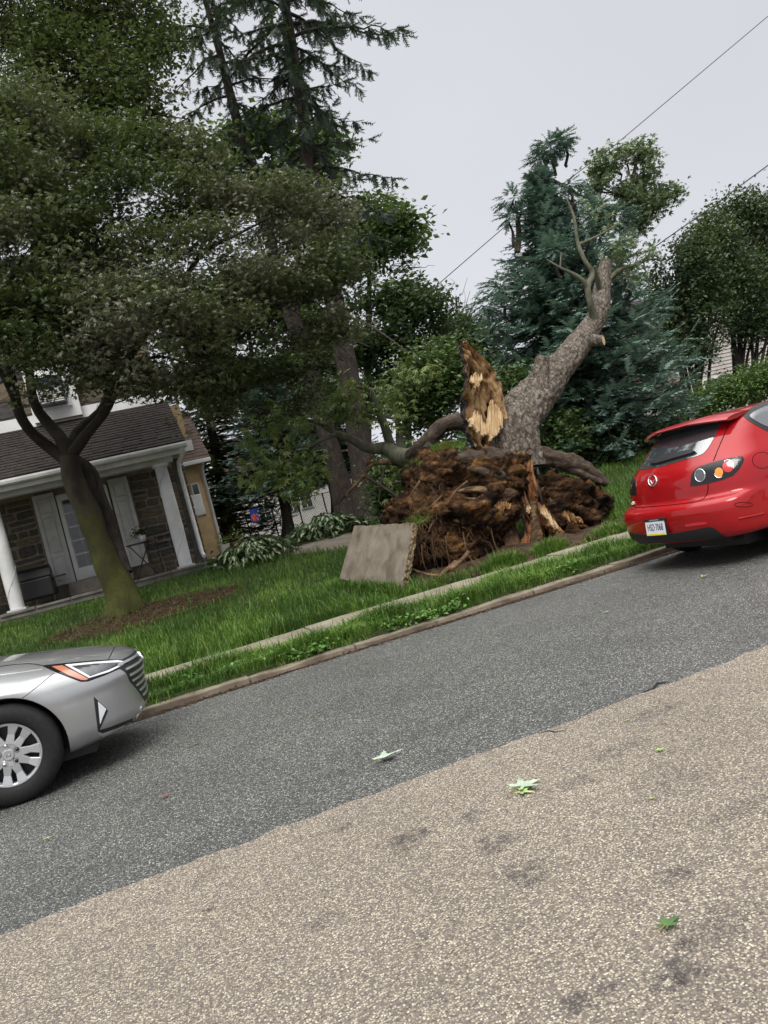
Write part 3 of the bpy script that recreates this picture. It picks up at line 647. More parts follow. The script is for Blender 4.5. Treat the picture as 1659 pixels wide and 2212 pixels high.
for j in range(8):
    for i in range(8):
        k = 0 if j < 3 else (1 if (i+j*2) % 3 else 2)
        if i in (0, 7) or j == 7: k = 0
        if j in (3, 4) and i in (2, 5): k = 0
        Fm[k].append(F[j*8+i])
mb = MB(); mb.add(V, Fm[0]); mb.add(V, Fm[1], mi=1); mb.add(V, Fm[2], mi=2)
o = mb.build('cloth', [MT['cloth_blue'], MT['cloth_red'], MT['cloth_orange']], fg); so_ = o.modifiers.new('s', 'SOLIDIFY'); so_.thickness = .003
for i, (px, py, mt, lab) in enumerate([(475, 1148, 'pot_white', 'pale stone planter at the foot of the fence'), (508, 1146, 'terracotta', 'small terracotta pot beside the pale planter')]):
    q = at(px, py, 23.2); gq = gzn(q.x, 23.2)
    p_ = empty('flower_pot', (q.x, 23.2, gq)); tag(p_, lab, 'planter')
    lathe(MB(), [(0, gq), (.14, gq), (.2, gq+.3), (.17, gq+.3), (.12, gq+.06)], 16, Matrix.Translation((q.x, 23.2, 0))).build('pot', MT[mt], p_)
    mb = MB(); leaves(mb, np.array([(q.x, 23.2, gq+.38), (q.x+.1, 23.2, gq+.5)]), 40, (.12, .1, .1), .1, KITE, .8); mb.build('foliage', MT['bright_leaf'], p_)

# ------------------------------------------------------------------ trees
def tree(name, lab, base, trunk_pts, trunk_r, blobs, ncl, per, leaf, mat, bark, size, spread=(.28, .28, .12), gap=.35, gf=.9, group=None, nbranch=5, shell=.5, tilt=.6, tm=KITE, seed=0, cat='tree', sides=10, rough=.12, twigs=10, hang=.25):
    T = empty(name, base); tag(T, lab, cat, group)
    tb_ = MB(); pts = [Vector(p) for p in trunk_pts]
    pr_, rr_ = resample(pts, trunk_r, .25)
    tube(tb_, pr_, rr_, sides, rough=rough, nf=3, seed=seed)
    tb_.build('trunk', bark, T, smooth=True)
    br = MB(); cr = MB()
    cen = blobs_centres(blobs, ncl, shell, gap, gf, seed)
    for bi, b_ in enumerate(blobs):
        c = Vector(b_[0]); r = b_[1]
        cand = [(p, q) for p, q in zip(pr_, rr_) if p.z < c.z-.2] or [(pr_[0], rr_[0])]
        p, q = min(cand, key=lambda z: (z[0]-c).length+abs((c.z-z[0].z)-.8)*.6)
        r0 = min(q*.6, .035*(c-p).length+.02)
        path = limb(br, p, c, r0, r0*.35, .06, .35, 6, 6)
        for k in range(twigs):
            a = path[rng.integers(2, len(path))]; d_ = rvec(1)[0]*np.array(r)*.95
            limb(br, a, np.array(c)+d_, r0*.3, .004, .05, .5, 4, 4)
    br.build('branches', bark, T, smooth=True)
    leaves(cr, cen, per, spread, size, tm, tilt, hang)
    cr.build('crown', mat, T)
    return T
def B(px, py, Y, r, sq=1.0): 
    c = at(px, py, Y); return (tuple(c), (r, r*.9, r*sq))

# foreground maple
mY = 13.7
base = at(272, 1322, mY); base.z = gzn(base.x, mY)
MP = empty('maple_tree', tuple(base)); tag(MP, 'big maple with a mossy leaning trunk and dark bronze green crown', 'tree')
tp = [base-Vector((0, 0, .15)), at(258, 1270, mY), at(225, 1200, mY), at(190, 1110, mY-.02), at(158, 1035, mY-.05), at(150, 985, mY-.05)]
tr = [.36, .25, .21, .19, .18, .17]
def fl(t, an): return 1+.22*max(0, 1-t*6)*math.cos(5*an+1)
mb = MB(); tube(mb, tp, tr, 28, .06, .16, 3.5, flare=fl)
mb.build('trunk', MT['bark_maple'], MP, smooth=True)
mb = MB(); tube(mb, [at(268, 1240, mY+.15), at(243, 1165, mY+.30), at(215, 1080, mY+.35), at(192, 1020, mY+.25), at(160, 990, mY+.05)], [.14, .135, .135, .125, .10], 20, .08, .18, 3.5, seed=4)
st = mb.build('stem', MT['bark_dark'], MP, smooth=True)
mbr = MB()
arms = [([(152, 1000, 0), (105, 965, .1), (60, 925, -.2), (35, 870, -.5), (15, 760, -.9), (-20, 600, -1.2), (-40, 420, -1.3)], [.15, .125, .11, .10, .08, .05, .02]),
        ([(150, 985, 0), (130, 945, .1), (100, 910, .2), (72, 865, .1), (62, 780, 0), (60, 640, .2), (85, 480, .4), (130, 320, .3)], [.15, .13, .115, .10, .085, .07, .045, .015]),
        ([(152, 985, 0), (185, 940, -.2), (232, 880, -.5), (268, 790, -.8), (320, 715, -1.0), (390, 615, -1.2), (440, 545, -1.3), (505, 510, -1.4), (585, 470, -1.4)], [.14, .11, .095, .08, .07, .06, .045, .03, .012]),
        ([(150, 990, 0), (165, 935, .3), (215, 890, .5), (236, 840, .6), (255, 760, .7), (262, 640, .6), (290, 500, .5)], [.13, .11, .09, .075, .06, .04, .015]),
        ([(60, 770, 0), (150, 755, -.6), (260, 745, -1.0), (330, 728, -1.4), (450, 725, -1.6)], [.05, .04, .035, .03, .012]),
        ([(35, 870, -.5), (0, 800, -1.2), (-60, 700, -1.8)], [.07, .05, .02]),
        ([(390, 615, -1.2), (450, 640, -1.5), (540, 655, -1.6), (640, 640, -1.4)], [.03, .022, .016, .008]),
        ([(268, 790, -.8), (350, 770, -1.6), (430, 800, -2.0)], [.035, .025, .01]),
        ([(62, 700, 0), (0, 640, -.4), (-60, 520, -.6)], [.045, .035, .015]),
        ([(75, 520, .3), (130, 470, .0), (200, 405, -.3), (240, 350, -.4)], [.04, .03, .02, .01]),
        ([(440, 545, -1.3), (490, 470, -1.0), (540, 430, -.7)], [.03, .02, .01])]
for pl, rr in arms: tube(mbr, [at(x_, y_, mY+dy) for x_, y_, dy in pl], [r_*.82 for r_ in rr], 8, .15, .1, 4)
mblobs = []
for (px, py, dy, r) in [(40, 300, 0, .9), (130, 290, .2, .8), (220, 290, 0, .6), (-50, 280, -.5, 1.0), (60, 200, .4, .6), (-60, 380, -1, 1.2), (20, 430, -.6, 1.1), (110, 420, 0, 1.1), (190, 350, -.2, 1.0), (270, 355, -.6, .95), (330, 350, -.8, .8), (-50, 520, -1.4, 1.1), (50, 540, -1, 1.1), (150, 520, -.6, 1.1), (250, 470, -1, 1.1), (350, 440, -1.2, 1.0), (440, 430, -1.2, .95), (520, 450, -1.2, .85), (610, 455, -1, .8), (690, 470, -.7, .7), (735, 480, -.6, .5),
        (-40, 660, -1.6, 1.0), (60, 650, -1.4, 1.0), (160, 630, -1.4, 1.05), (270, 600, -1.6, 1.05), (370, 560, -1.8, 1.0), (470, 560, -1.7, .95), (570, 560, -1.5, .9), (660, 560, -1.1, .8), (720, 570, -.8, .5),
        (0, 760, -1.5, .75), (100, 740, -1.6, .8), (210, 720, -1.8, .8), (310, 690, -2, .8), (410, 680, -2, .85), (510, 660, -1.8, .85), (600, 650, -1.5, .75), (680, 630, -1.2, .6),
        (330, 790, -1.6, .5), (440, 780, -1.8, .6), (530, 750, -1.6, .65), (620, 740, -1.3, .6), (690, 700, -1, .45), (600, 810, -1.2, .42), (660, 840, -1.0, .38), (30, 820, -1.6, .5), (250, 800, -1.2, .42), (390, 850, -1.0, .4), (480, 830, -1.2, .42), (560, 880, -.9, .36), (300, 330, -.2, .7), (410, 360, -.6, .7), (210, 800, -1.4, .42), (300, 830, -1.0, .4), (330, 850, -.8, .32), (720, 640, -.6, .4), (740, 610, -.5, .35), (640, 880, -.6, .42), (560, 910, -.7, .45), (480, 880, -.9, .45), (700, 810, -.6, .5), (420, 830, -1.2, .45), (520, 820, -1, .5), (600, 810, -.8, .5), (650, 790, -.8, .5), (250, 845, -1.2, .36), (340, 830, -1.0, .36), (720, 720, -.5, .45), (560, 780, -1.4, .5)]:
    mblobs.append(B(px, py, mY+dy, r, .62))
cr = MB()
cen = blobs_centres(mblobs, 3500, .42, .58, .95, 3, 2.6)
cen += rng.normal(size=cen.shape)*np.array([.17, .17, .07])
ct = np.array([.5+.9*noise.noise(Vector(c*.55)) for c in cen])
leaves(cr, cen, 24, (.21, .21, .035), .080, STAR, .4, .5, .2, ct)
cr.build('crown', MT['maple_leaf'], MP)
for b_ in mblobs:
    c = Vector(b_[0])
    for k in range(9):
        d_ = rvec(1)[0]*np.array(b_[1]); limb(mbr, c+Vector(rvec(1)[0])*.2, np.array(c)+d_, .012, .003, .05, .5, 4, 4)
mbr.build('branches', MT['bark_maple'], MP, smooth=True)

# tall leafy tree behind the house, upper left
bl = [B(px, py, 19+dy, r, .8) for px, py, dy, r in [(-60, 60, 0, 2.2), (60, 40, 1, 2.1), (170, 60, 0, 2.0), (270, 40, .5, 1.7), (325, 100, 0, 1.0), (-40, 220, 0, 2.0), (80, 210, 0, 1.9), (190, 210, 0, 1.8), (290, 210, 0, 1.5), (345, 250, 0, .8), (0, 330, 0, 1.5), (120, -100, 0, 2.2), (-80, -120, 0, 2.2), (280, -120, 0, 2.0)]]
b0 = at(120, 1000, 21); b0.z = 1.2
tree('tall_leafy_tree', 'tall leafy tree rising over the stone house at the upper left', b0, [b0, at(100, 600, 21.5), at(90, 300, 20), at(110, 40, 19.5)], [.4, .32, .22, .06], bl, 1500, 26, None, MT['tall_leaf'], MT['bark_dark'], .125, (.34, .34, .13), .47, .7, seed=11, twigs=16)

# conifers
def conifer(name, lab, base, top, r0, prof, z0, nb, mat, bark, droop, sg, size, dens, group=None, tip=.0, up=.0, broken=None, hangy=.0, tuft=1, rtop=.04, jit=.25, lowdead=0):
    T = empty(name, base); tag(T, lab, 'tree', group)
    base = Vector(base); top = Vector(top)
    tb_ = MB(); pts = [base.lerp(top, t)+Vector((math.sin(t*9)*.05, 0, 0)) for t in np.linspace(0, 1, 12)]
    rs = list(np.linspace(1, 0, 12)**.85*(r0-rtop)+rtop); rs[0] = r0*1.35
    tube(tb_, pts, rs, 14, .2, .14, 4); tb_.build('trunk', bark, T, smooth=True)
    br = MB(); cr = MB(); Ps = []; Ds = []; Ss = []; Ts = []; Us = []
    Hh = (top-base).length; ax = (top-base)/Hh
    for i in range(nb):
        h = z0+(Hh-z0)*((i+.5)/nb)**1.0
        L = np.interp(h, prof[0], prof[1])*rng.uniform(1-jit, 1+jit*.6)
        if L < .05: continue
        an = i*2.399+rng.normal()*.3; q = base+ax*h; d = Vector((math.cos(an), math.sin(an), 0))
        path = []; n = max(4, int(L/.22))
        for k in range(n+1):
            t = k/n; z = up*L*t - droop*L*t*t + tip*L*max(0, t-.55)**2*2
            path.append(q+d*(L*t)+Vector((0, 0, z))+Vector(rng.normal(size=3))*.02*L*t)
        tube(br, path, list(np.linspace(.012+.014*L, .004, n+1)), 5, cap=False)
        side = d.cross(Vector((0, 0, 1)))
        m_ = max(6, int(L*dens))
        for k in range(m_):
            t = .08+.92*(k+rng.random())/m_
            if lowdead and h < lowdead and rng.random() < .75: continue
            j = min(int(t*n), n-1); p = path[j].lerp(path[j+1], t*n-j)
            for s in (-1, 1):
                wd = (.10+.38*L*(1-t)*.55)*rng.uniform(.3, 1.1)
                dd = d*.75+side*s*rng.uniform(.5, 1.0)+Vector((0, 0, -hangy+rng.normal()*.18))
                steps = max(1, int(wd/(size*.55)))
                for w in range(steps):
                    pp = p+dd.normalized()*(w*size*.6)+Vector(rng.normal(size=3))*.03
                    Ps.append(pp); Ds.append(dd+Vector(rng.normal(size=3))*.25); Ss.append(size*rng.uniform(.75, 1.25)); Us.append((rng.normal()*.3, rng.normal()*.3, 1))
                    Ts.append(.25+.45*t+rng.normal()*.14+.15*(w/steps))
                    if hangy > .3 and rng.random() < .6:
                        Ps.append(pp); Ds.append(Vector((rng.normal()*.2, rng.normal()*.2, -1))); Ss.append(size*1.1); Us.append((1, rng.normal(), 0)); Ts.append(.35+rng.normal()*.12)
        Ps.append(path[-1]); Ds.append(path[-1]-path[-2]); Ss.append(size*1.2); Us.append((0, 0, 1)); Ts.append(.8)
    print(name, len(Ps)*len(sg[1]))
    br.build('branches', bark, T, smooth=True)
    place(cr, sg, np.array([tuple(p) for p in Ps]), np.array([tuple(p) for p in Ds]), np.array(Us), np.array(Ss), np.array(Ts))
    cr.build('needles', mat, T); return T
# two tall spruces
b1 = at(800, 1118, 20.0); b1.z = 1.15
t1 = at(588, -150, 20.6)
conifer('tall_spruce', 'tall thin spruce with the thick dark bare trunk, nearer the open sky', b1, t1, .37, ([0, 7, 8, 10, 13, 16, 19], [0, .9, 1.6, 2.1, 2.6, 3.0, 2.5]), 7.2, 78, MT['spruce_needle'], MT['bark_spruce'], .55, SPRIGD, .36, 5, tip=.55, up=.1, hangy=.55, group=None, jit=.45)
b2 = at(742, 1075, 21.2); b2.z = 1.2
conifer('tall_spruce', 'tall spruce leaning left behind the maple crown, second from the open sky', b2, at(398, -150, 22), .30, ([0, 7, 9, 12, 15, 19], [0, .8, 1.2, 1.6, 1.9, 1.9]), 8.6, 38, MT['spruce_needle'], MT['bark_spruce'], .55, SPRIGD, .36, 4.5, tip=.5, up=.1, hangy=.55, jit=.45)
# big blue spruce behind the fallen tree
bs = at(1265, 1015, 17.4); bs.z = 1.1
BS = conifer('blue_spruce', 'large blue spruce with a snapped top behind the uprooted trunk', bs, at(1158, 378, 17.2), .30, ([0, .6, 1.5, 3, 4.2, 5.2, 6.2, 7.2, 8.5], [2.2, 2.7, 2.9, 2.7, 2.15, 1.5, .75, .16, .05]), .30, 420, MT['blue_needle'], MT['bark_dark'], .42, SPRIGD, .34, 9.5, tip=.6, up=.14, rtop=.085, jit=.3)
mb = MB(); mb2 = MB(); 
for px, py, Y, r, n_ in [(1190, 320, 17.2, .42, 170), (1215, 300, 17.2, .28, 80), (1165, 345, 17.2, .3, 70), (1110, 430, 17.1, .36, 90), (1100, 470, 17.1, .25, 50), (1240, 440, 16.8, .5, 130), (1200, 470, 16.9, .5, 130), (1290, 470, 17, .5, 120), (1330, 520, 17, .45, 110), (1080, 620, 17.2, .5, 150), (1050, 660, 17, .5, 120), (1380, 660, 17.0, .55, 140), (1420, 780, 16.8, .6, 150), (1440, 860, 16.6, .6, 140), (1290, 450, 15.6, .35, 120), (1330, 470, 15.4, .4, 150), (1335, 525, 14.6, .28, 90), (1268, 500, 15.6, .35, 110), (1350, 600, 15.2, .38, 120), (1230, 400, 16.4, .22, 50), (1200, 540, 15.8, .4, 120), (1230, 620, 15.8, .4, 120)]:
    c = np.array(at(px, py, Y)); d_ = rvec(n_); p = c+d_*r*rng.random((n_, 1))**.5*np.array([1, 1, .55])
    place(mb, SPRIGD, p, d_*np.array([1, 1, .4])+np.array([0, 0, -.25]), np.tile([0, 0, 1.0], (n_, 1)), .3*rng.uniform(.7, 1.2, n_), .55+.2*rng.normal(size=n_))
    limb(mb2, at(px+10, py+60, Y), c, .05, .02, 0, .3)
for pl, rr in [([(1160, 385), (1200, 392), (1250, 420), (1300, 440)], [.05, .045, .035, .015]), ([(1165, 395), (1210, 430), (1240, 470), (1280, 530)], [.04, .035, .03, .012])]:
    tube(MB(), [at(x_, y_, 16.9) for x_, y_ in pl], rr, 7).build('broken_branch', MT['bark_dark'], BS)
mb.build('needle_tufts', MT['blue_needle'], BS); mb2.build('tuft_stems', MT['bark_dark'], BS)['kind'] = 'stuff'
# broken spruce spike, left of the blue spruce top
mb = MB(); tube(mb, [at(1118, 545, 17.3), at(1120, 500, 17.3), at(1118, 470, 17.3)], [.09, .075, .05], 8, .1, .3, 6); mb.build('snapped_leader', MT['bark_grey'], BS)
# blue spruce in the back yard, dark evergreen beside it
q = at(615, 1120, 25.5); q.z = 1.3
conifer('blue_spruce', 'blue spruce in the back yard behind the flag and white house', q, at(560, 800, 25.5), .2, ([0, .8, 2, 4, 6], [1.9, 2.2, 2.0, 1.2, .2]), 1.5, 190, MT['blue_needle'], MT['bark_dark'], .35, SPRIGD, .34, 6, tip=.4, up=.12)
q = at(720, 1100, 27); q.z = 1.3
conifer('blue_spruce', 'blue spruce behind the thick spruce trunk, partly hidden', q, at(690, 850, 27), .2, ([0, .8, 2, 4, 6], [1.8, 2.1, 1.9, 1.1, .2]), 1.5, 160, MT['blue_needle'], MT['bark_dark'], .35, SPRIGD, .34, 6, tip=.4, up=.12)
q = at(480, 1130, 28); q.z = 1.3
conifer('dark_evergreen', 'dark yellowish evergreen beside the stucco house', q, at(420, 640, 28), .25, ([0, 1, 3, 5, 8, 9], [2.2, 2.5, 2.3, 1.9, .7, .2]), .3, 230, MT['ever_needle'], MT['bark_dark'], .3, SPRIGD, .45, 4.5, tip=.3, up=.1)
# leafy trees between the spruces and the blue spruce
def spot(px, Y): 
    q = at(px, 1000, Y); q.z = float(gz(0, Y)); return q
for lab, px, Y, top, bl, ncl, mat, sz, bare in [
    ('bright leafy tree showing above the others beside the tall spruce', 760, 27, (800, 480), [(800, 470, 1.2), (850, 500, 1.0), (870, 520, .8), (770, 540, 1.3), (720, 560, 1.2), (640, 420, 1.4), (590, 300, 1.1), (690, 330, 1.1), (520, 300, .8), (560, 400, 1.2), (480, 370, 1.0)], 1000, 'green_leaf', .26, 0),
    ('mid green leafy tree filling the gap beside the spruce trunk', 860, 25, (870, 650), [(860, 640, .9), (910, 660, .8), (800, 670, 1.0), (945, 700, .6), (880, 730, 1.0), (790, 750, 1.0), (955, 780, .6), (830, 830, 1.0), (760, 860, .9), (910, 850, .8), (690, 850, .8)], 900, 'mid_leaf', .19, 0),
    ('loose dark tree at the back with bare twigs on top', 1000, 30, (985, 640), [(985, 720, .9), (1020, 740, 1.0), (960, 760, .9), (1040, 800, 1.2), (1000, 830, 1.1)], 420, 'deep_leaf', .25, 1),
    ('dark leafy tree far behind the stucco house', 560, 38, (520, 600), [(430, 700, 2.4), (540, 640, 2.4), (640, 700, 2.4), (480, 820, 2.0), (600, 850, 2.2), (720, 760, 2.2)], 1200, 'deep_leaf', .34, 0)]:
    b_ = spot(px, Y); tt = at(*top, Y)
    T = tree('leafy_tree', lab, b_, [b_, b_.lerp(tt, .35), b_.lerp(tt, .7), tt], [.22, .17, .11, .03], [B(x_, y_, Y+rng.normal()*.5, r, .8) for x_, y_, r in bl], ncl, 18, None, MT[mat], MT['bark_dark'], sz, (.36, .36, .16), .42, .8, seed=int(px), twigs=12)
    if bare:
        mb = MB()
        for k in range(26):
            a = at(985+rng.normal()*18, 720, Y); t_ = at(985+rng.normal()*45, 640+rng.normal()*28, Y); limb(mb, a, t_, .03, .006, 0, .35, 5, 4)
        for k in range(22):
            a = at(850+rng.normal()*10, 590, 27); t_ = at(890+rng.normal()*20, 575+rng.normal()*30, 27); limb(mb, a, t_, .02, .005, .05, .35, 5, 4)
        mb.build('bare_twigs', MT['bark_dark'], T)['kind'] = 'stuff'
# leafy bushes low in the middle
for lab, px, Y, bl, mat, ncl in [
    ('green leafy shrub behind the broken stub', 960, 15.5, [(945, 800, .75), (985, 840, .6), (930, 880, .7), (975, 900, .55), (900, 850, .6), (1000, 800, .45)], 'green_leaf', 520),
    ('green shrub in the gap between the leaning trunk and blue spruce', 1205, 15.8, [(1205, 920, .42), (1220, 960, .45), (1190, 980, .35), (1090, 820, .3), (1120, 815, .22)], 'green_leaf', 170),
    ('low dark green shrub at the foot of the blue spruce', 1330, 15.8, [(1320, 985, .5), (1370, 960, .5), (1290, 1000, .4), (1420, 930, .5)], 'deep_leaf', 260),
    ('yellow green shrub under the fallen branch by the thick trunk', 840, 17.5, [(850, 1040, .6), (885, 1000, .6), (845, 1090, .45), (900, 1060, .5)], 'green_leaf', 380)]:
    b_ = spot(px, Y)
    tree('shrub', lab, b_, [b_, b_+Vector((0, 0, .5)), b_+Vector((.05, 0, 1.0))], [.04, .03, .02], [B(x_, y_, Y+rng.normal()*.25, r, .85) for x_, y_, r in bl], ncl, 20, None, MT[mat], MT['bark_dark'], .12, (.2, .2, .13), .2, 1.2, cat='shrub', seed=int(px), sides=6)
# leafy top behind the blue spruce
b_ = spot(1340, 19.5)
tree('leafy_tree', 'pale leafy treetop above the right side of the blue spruce', b_, [b_, at(1330, 700, 19.5), at(1350, 470, 19.5), at(1380, 330, 19.5)], [.2, .15, .09, .03], [B(x_, y_, 19.5, r, .85) for x_, y_, r in [(1340, 340, .6), (1385, 335, .5), (1300, 360, .5), (1400, 385, .45), (1440, 420, .42), (1400, 440, .5), (1350, 420, .55), (1385, 480, .4), (1420, 455, .3), (1290, 400, .4), (1350, 540, .35)]], 250, 15, None, MT['pale_leaf'], MT['bark_dark'], .15, (.17, .17, .10), .42, 1.6, tm=STAR, seed=91, twigs=14)
# dark multi stem trees on the right
for lab, px, Y, stems, bl, ncl, mat in [
    ('dark many-stemmed tree behind the red car, nearer the blue spruce', 1540, 20.5, [(1400, 620), (1440, 560), (1480, 520), (1520, 560), (1450, 700), (1500, 640)],
     [(1450, 640, .9), (1490, 570, 1.0), (1540, 520, .9), (1460, 720, .8), (1520, 660, 1.2), (1570, 600, 1.1), (1440, 590, .6), (1500, 760, .7)], 900, 'deep_leaf'),
    ('dark many-stemmed tree behind the red car, at the picture edge', 1640, 21.5, [(1560, 470), (1600, 440), (1640, 430), (1680, 460), (1720, 520), (1620, 560)],
     [(1580, 480, .9), (1620, 460, .8), (1670, 470, 1.0), (1610, 560, 1.2), (1680, 570, 1.2), (1730, 520, 1.2), (1650, 660, 1.2), (1720, 660, 1.2), (1600, 700, .9)], 1000, 'deep_leaf')]:
    b_ = spot(px, Y); T = empty('bushy_tree', b_); tag(T, lab, 'tree')
    mb = MB(); blb = [B(x_, y_, Y+rng.normal()*.4, r, .9) for x_, y_, r in bl]
    for k in range(15):
        c = Vector(blb[k % len(blb)][0]); s = b_+Vector((rng.normal()*.25, rng.normal()*.2, 0))
        mid = s.lerp(c, .45)+Vector((0, 0, .5))
        tube(mb, [s, mid, c+Vector(rvec(1)[0])*.5], [.07, .045, .012], 6, .4, cap=False)
        for j in range(6): limb(mb, mid.lerp(c, rng.random()), c+Vector(rvec(1)[0]*np.array(blb[k % len(blb)][1])), .02, .005, 0, .4, 4, 4)
    mb.build('stems', MT['bark_dark'], T, smooth=True)
    cr = MB(); cen = blobs_centres(blb, ncl, .5, .30, .9, px); leaves(cr, cen, 30, (.2, .2, .22), .13, KITE, .9, -.5); cr.build('crown', MT[mat], T)
b_ = spot(1590, 18.5)
tree('hedge', 'bright green hedge above the roof of the red car', b_, [b_, b_+Vector((0, 0, .5))], [.05, .02], [B(x_, y_, 18.5, r, .7) for x_, y_, r in [(1500, 880, .7), (1560, 850, .75), (1620, 830, .8), (1680, 810, .8), (1450, 920, .5), (1740, 800, .8)]], 650, 24, None, MT['hedge_leaf'], MT['bark_dark'], .10, (.2, .2, .12), .0, 1.2, cat='hedge', sides=6, seed=77)
bl = [((X, 62+rng.normal()*3, 3.2+rng.normal()*.7), (4.2, 2.5, 3.6)) for X in np.arange(-26, 90, 4.5)]
cr = MB(); cen = blobs_centres(bl, 3400, .5, .2, .25, 5); leaves(cr, cen, 14, (.7, .7, .5), .55, KITE, .8)
tag(cr.build('distant_woods', MT['deep_leaf']), 'dark mass of woods far behind the houses', 'woods', kind='stuff')
# wires
for lab, pts in [('upper power line crossing the sky behind the blue spruce top', [(905, 650, 23), (1090, 490, 22.8), (1330, 312, 22.4), (1659, 35, 22), (1900, -175, 21.6)]),
                 ('lower thicker cable ending at the hooked twig right of the spruce', [(1385, 545, 13.2), (1405, 540, 13.1), (1530, 452, 12.5), (1659, 357, 12), (1900, 175, 11)]),
                 ('faint short power line over the dark trees at the right edge', [(1560, 495, 24), (1640, 430, 23), (1700, 380, 22), (1900, 210, 20)])]:
    tag(tube(MB(), [at(*q) for q in pts], {'u': .016, 'l': .013, 'f': .012}[lab[0]], 6).build('power_line', MT['cable']), lab, 'cable')

# ------------------------------------------------------------------ the uprooted tree
def ev(o):
    dg = bpy.context.evaluated_depsgraph_get(); return bpy.data.meshes.new_from_object(o.evaluated_get(dg))
FT = empty('uprooted_tree', (5.4, 10.9, .2)); tag(FT, 'uprooted tree with a torn root plate, a splintered hollow stub and a leaning grey limb', 'tree')
bm = bmesh.new()
def ell(px, py, Y, rx, ry, rz, rot=0):
    c = at(px, py, Y)
    bmesh.ops.create_icosphere(bm, subdivisions=3, radius=1, matrix=Matrix.Translation(c) @ Matrix.Rotation(rot, 4, 'Y') @ Matrix.Diagonal((rx, ry, rz, 1)))
for a in [(960, 1045, 11.15, .44, .45, .46), (1035, 1045, 11.0, .52, .42, .46), (1080, 1030, 11.05, .38, .42, .36), (935, 1110, 11.0, .36, .42, .44), (1010, 1115, 10.85, .52, .42, .44), (1080, 1090, 10.95, .36, .36, .36), (945, 1000, 11.25, .28, .36, .18), (990, 1180, 10.95, .44, .44, .30), (920, 1175, 11.0, .26, .36, .36), (872, 1110, 11.7, .36, .6, .30), (1100, 1010, 11.15, .30, .36, .26), (910, 1040, 11.3, .26, .3, .24), (1055, 1160, 11.0, .26, .36, .20)]: ell(*a)
me = bpy.data.meshes.new('root_plate'); bm.to_mesh(me); bm.free()
def rootmass(me, name, amp=1.0):
    o = link(name, me); r_ = o.modifiers.new('r', 'REMESH'); r_.mode = 'VOXEL'; r_.voxel_size = .028; r_.use_smooth_shade = True
    m2 = ev(o); bpy.data.objects.remove(o)
    N = len(m2.vertices); ch = np.zeros(N); co_ = np.empty(N*3); no_ = np.empty(N*3); m2.vertices.foreach_get('co', co_); m2.vertices.foreach_get('normal', no_)
    co_ = co_.reshape(-1, 3); no_ = no_.reshape(-1, 3); cpt = np.array(at(1115, 1060, 10.9))
    for i in range(N):
        p = Vector(co_[i]); rel = p-Vector(cpt)
        w = Vector((noise.noise(p*1.7), noise.noise(p*1.7+Vector((9, 0, 0))), noise.noise(p*1.7+Vector((0, 9, 0)))))
        ang = math.atan2(rel.z, rel.x); rr = math.hypot(rel.x, rel.z)
        q = p+w*.35
        lay = q.z*7.5+q.x*1.6*math.sin(ang*1.5+.6)
        fd, fp = noise.voronoi(Vector((q.x*2.6+.5*q.z, q.y*2.6, q.z*4.4)))
        blk = min(.45, fd[1]-fd[0])*.22-.05; ch[i] = noise.cell(fp[0]*3.7)*.5+.5
        fd2, fp2 = noise.voronoi(Vector((p.x*8, p.y*8, p.z*13))); blk += min(.4, fd2[1]-fd2[0])*.06; ch[i] = .6*ch[i]+.4*(noise.cell(fp2[0]*5.1)*.5+.5)
        a1 = noise.noise(Vector((q.x*1.8, q.y*2, q.z*2.2)))*.13+blk
        rid = 1-abs(noise.noise(Vector((q.x*1.6, q.y*2.4, lay))))*2.2; a2 = (rid*abs(rid))*.045
        rid2 = 1-abs(noise.noise(Vector((q.x*4, q.y*6, lay*2.4))))*2; a3 = rid2*.018
        a4 = noise.noise(p*30)*.016+noise.noise(p*13)*.028
        pit = noise.noise(Vector((q.x*2.4+5, q.y*2.6, q.z*3.2))); a5 = -.26*max(0, pit-.22)*2
        co_[i] += no_[i]*(a1+a2+a3+a4+a5)*amp
    m2.vertices.foreach_set('co', co_.ravel()); m2.update()
    at_ = m2.attributes.new('tint', 'FLOAT', 'POINT'); at_.data.foreach_set('value', ch.astype(np.float32))
    m2.materials.clear(); m2.materials.append(MT['rootsoil'])
    for p_ in m2.polygons: p_.use_smooth = True
    return link(name, m2, FT)
rootmass(me, 'root_plate')
bm = bmesh.new()
for a in [(1225, 1065, 11.05, .46, .40, .30, .25), (1272, 1085, 11.15, .34, .40, .28, .25), (1195, 1110, 11.0, .34, .36, .30), (1250, 1120, 11.0, .40, .36, .26, .2), (1288, 1085, 11.3, .22, .34, .20), (1180, 1060, 11.1, .24, .34, .28), (1225, 1150, 10.9, .36, .3, .12, .25)]: ell(*a)
me = bpy.data.meshes.new('root_clump'); bm.to_mesh(me); bm.free()
rootmass(me, 'root_clump', .9)
tp = [(1120, 1012, 11.25), (1116, 985, 11.25), (1112, 960, 11.25), (1112, 925, 11.3), (1130, 890, 11.4), (1165, 850, 11.55), (1205, 800, 11.8), (1245, 750, 12.1), (1278, 705, 12.4), (1296, 660, 12.7), (1302, 615, 12.9), (1309, 566, 13.05)]
tr = [.44, .42, .41, .415, .395, .345, .285, .24, .212, .188, .165, .135]
trunk = tube(MB(), [at(*q) for q in tp], tr, 84, .03, .13, 2.2, flare=lambda t, an: 1+.05*math.cos(3*an+t*5)+.10*max(0, 1-t*5)*math.cos(5*an), ridge=.17, rf=11, capmi=1).build('trunk', [MT['bark_grey'], MT['freshwood']], FT, smooth=True)
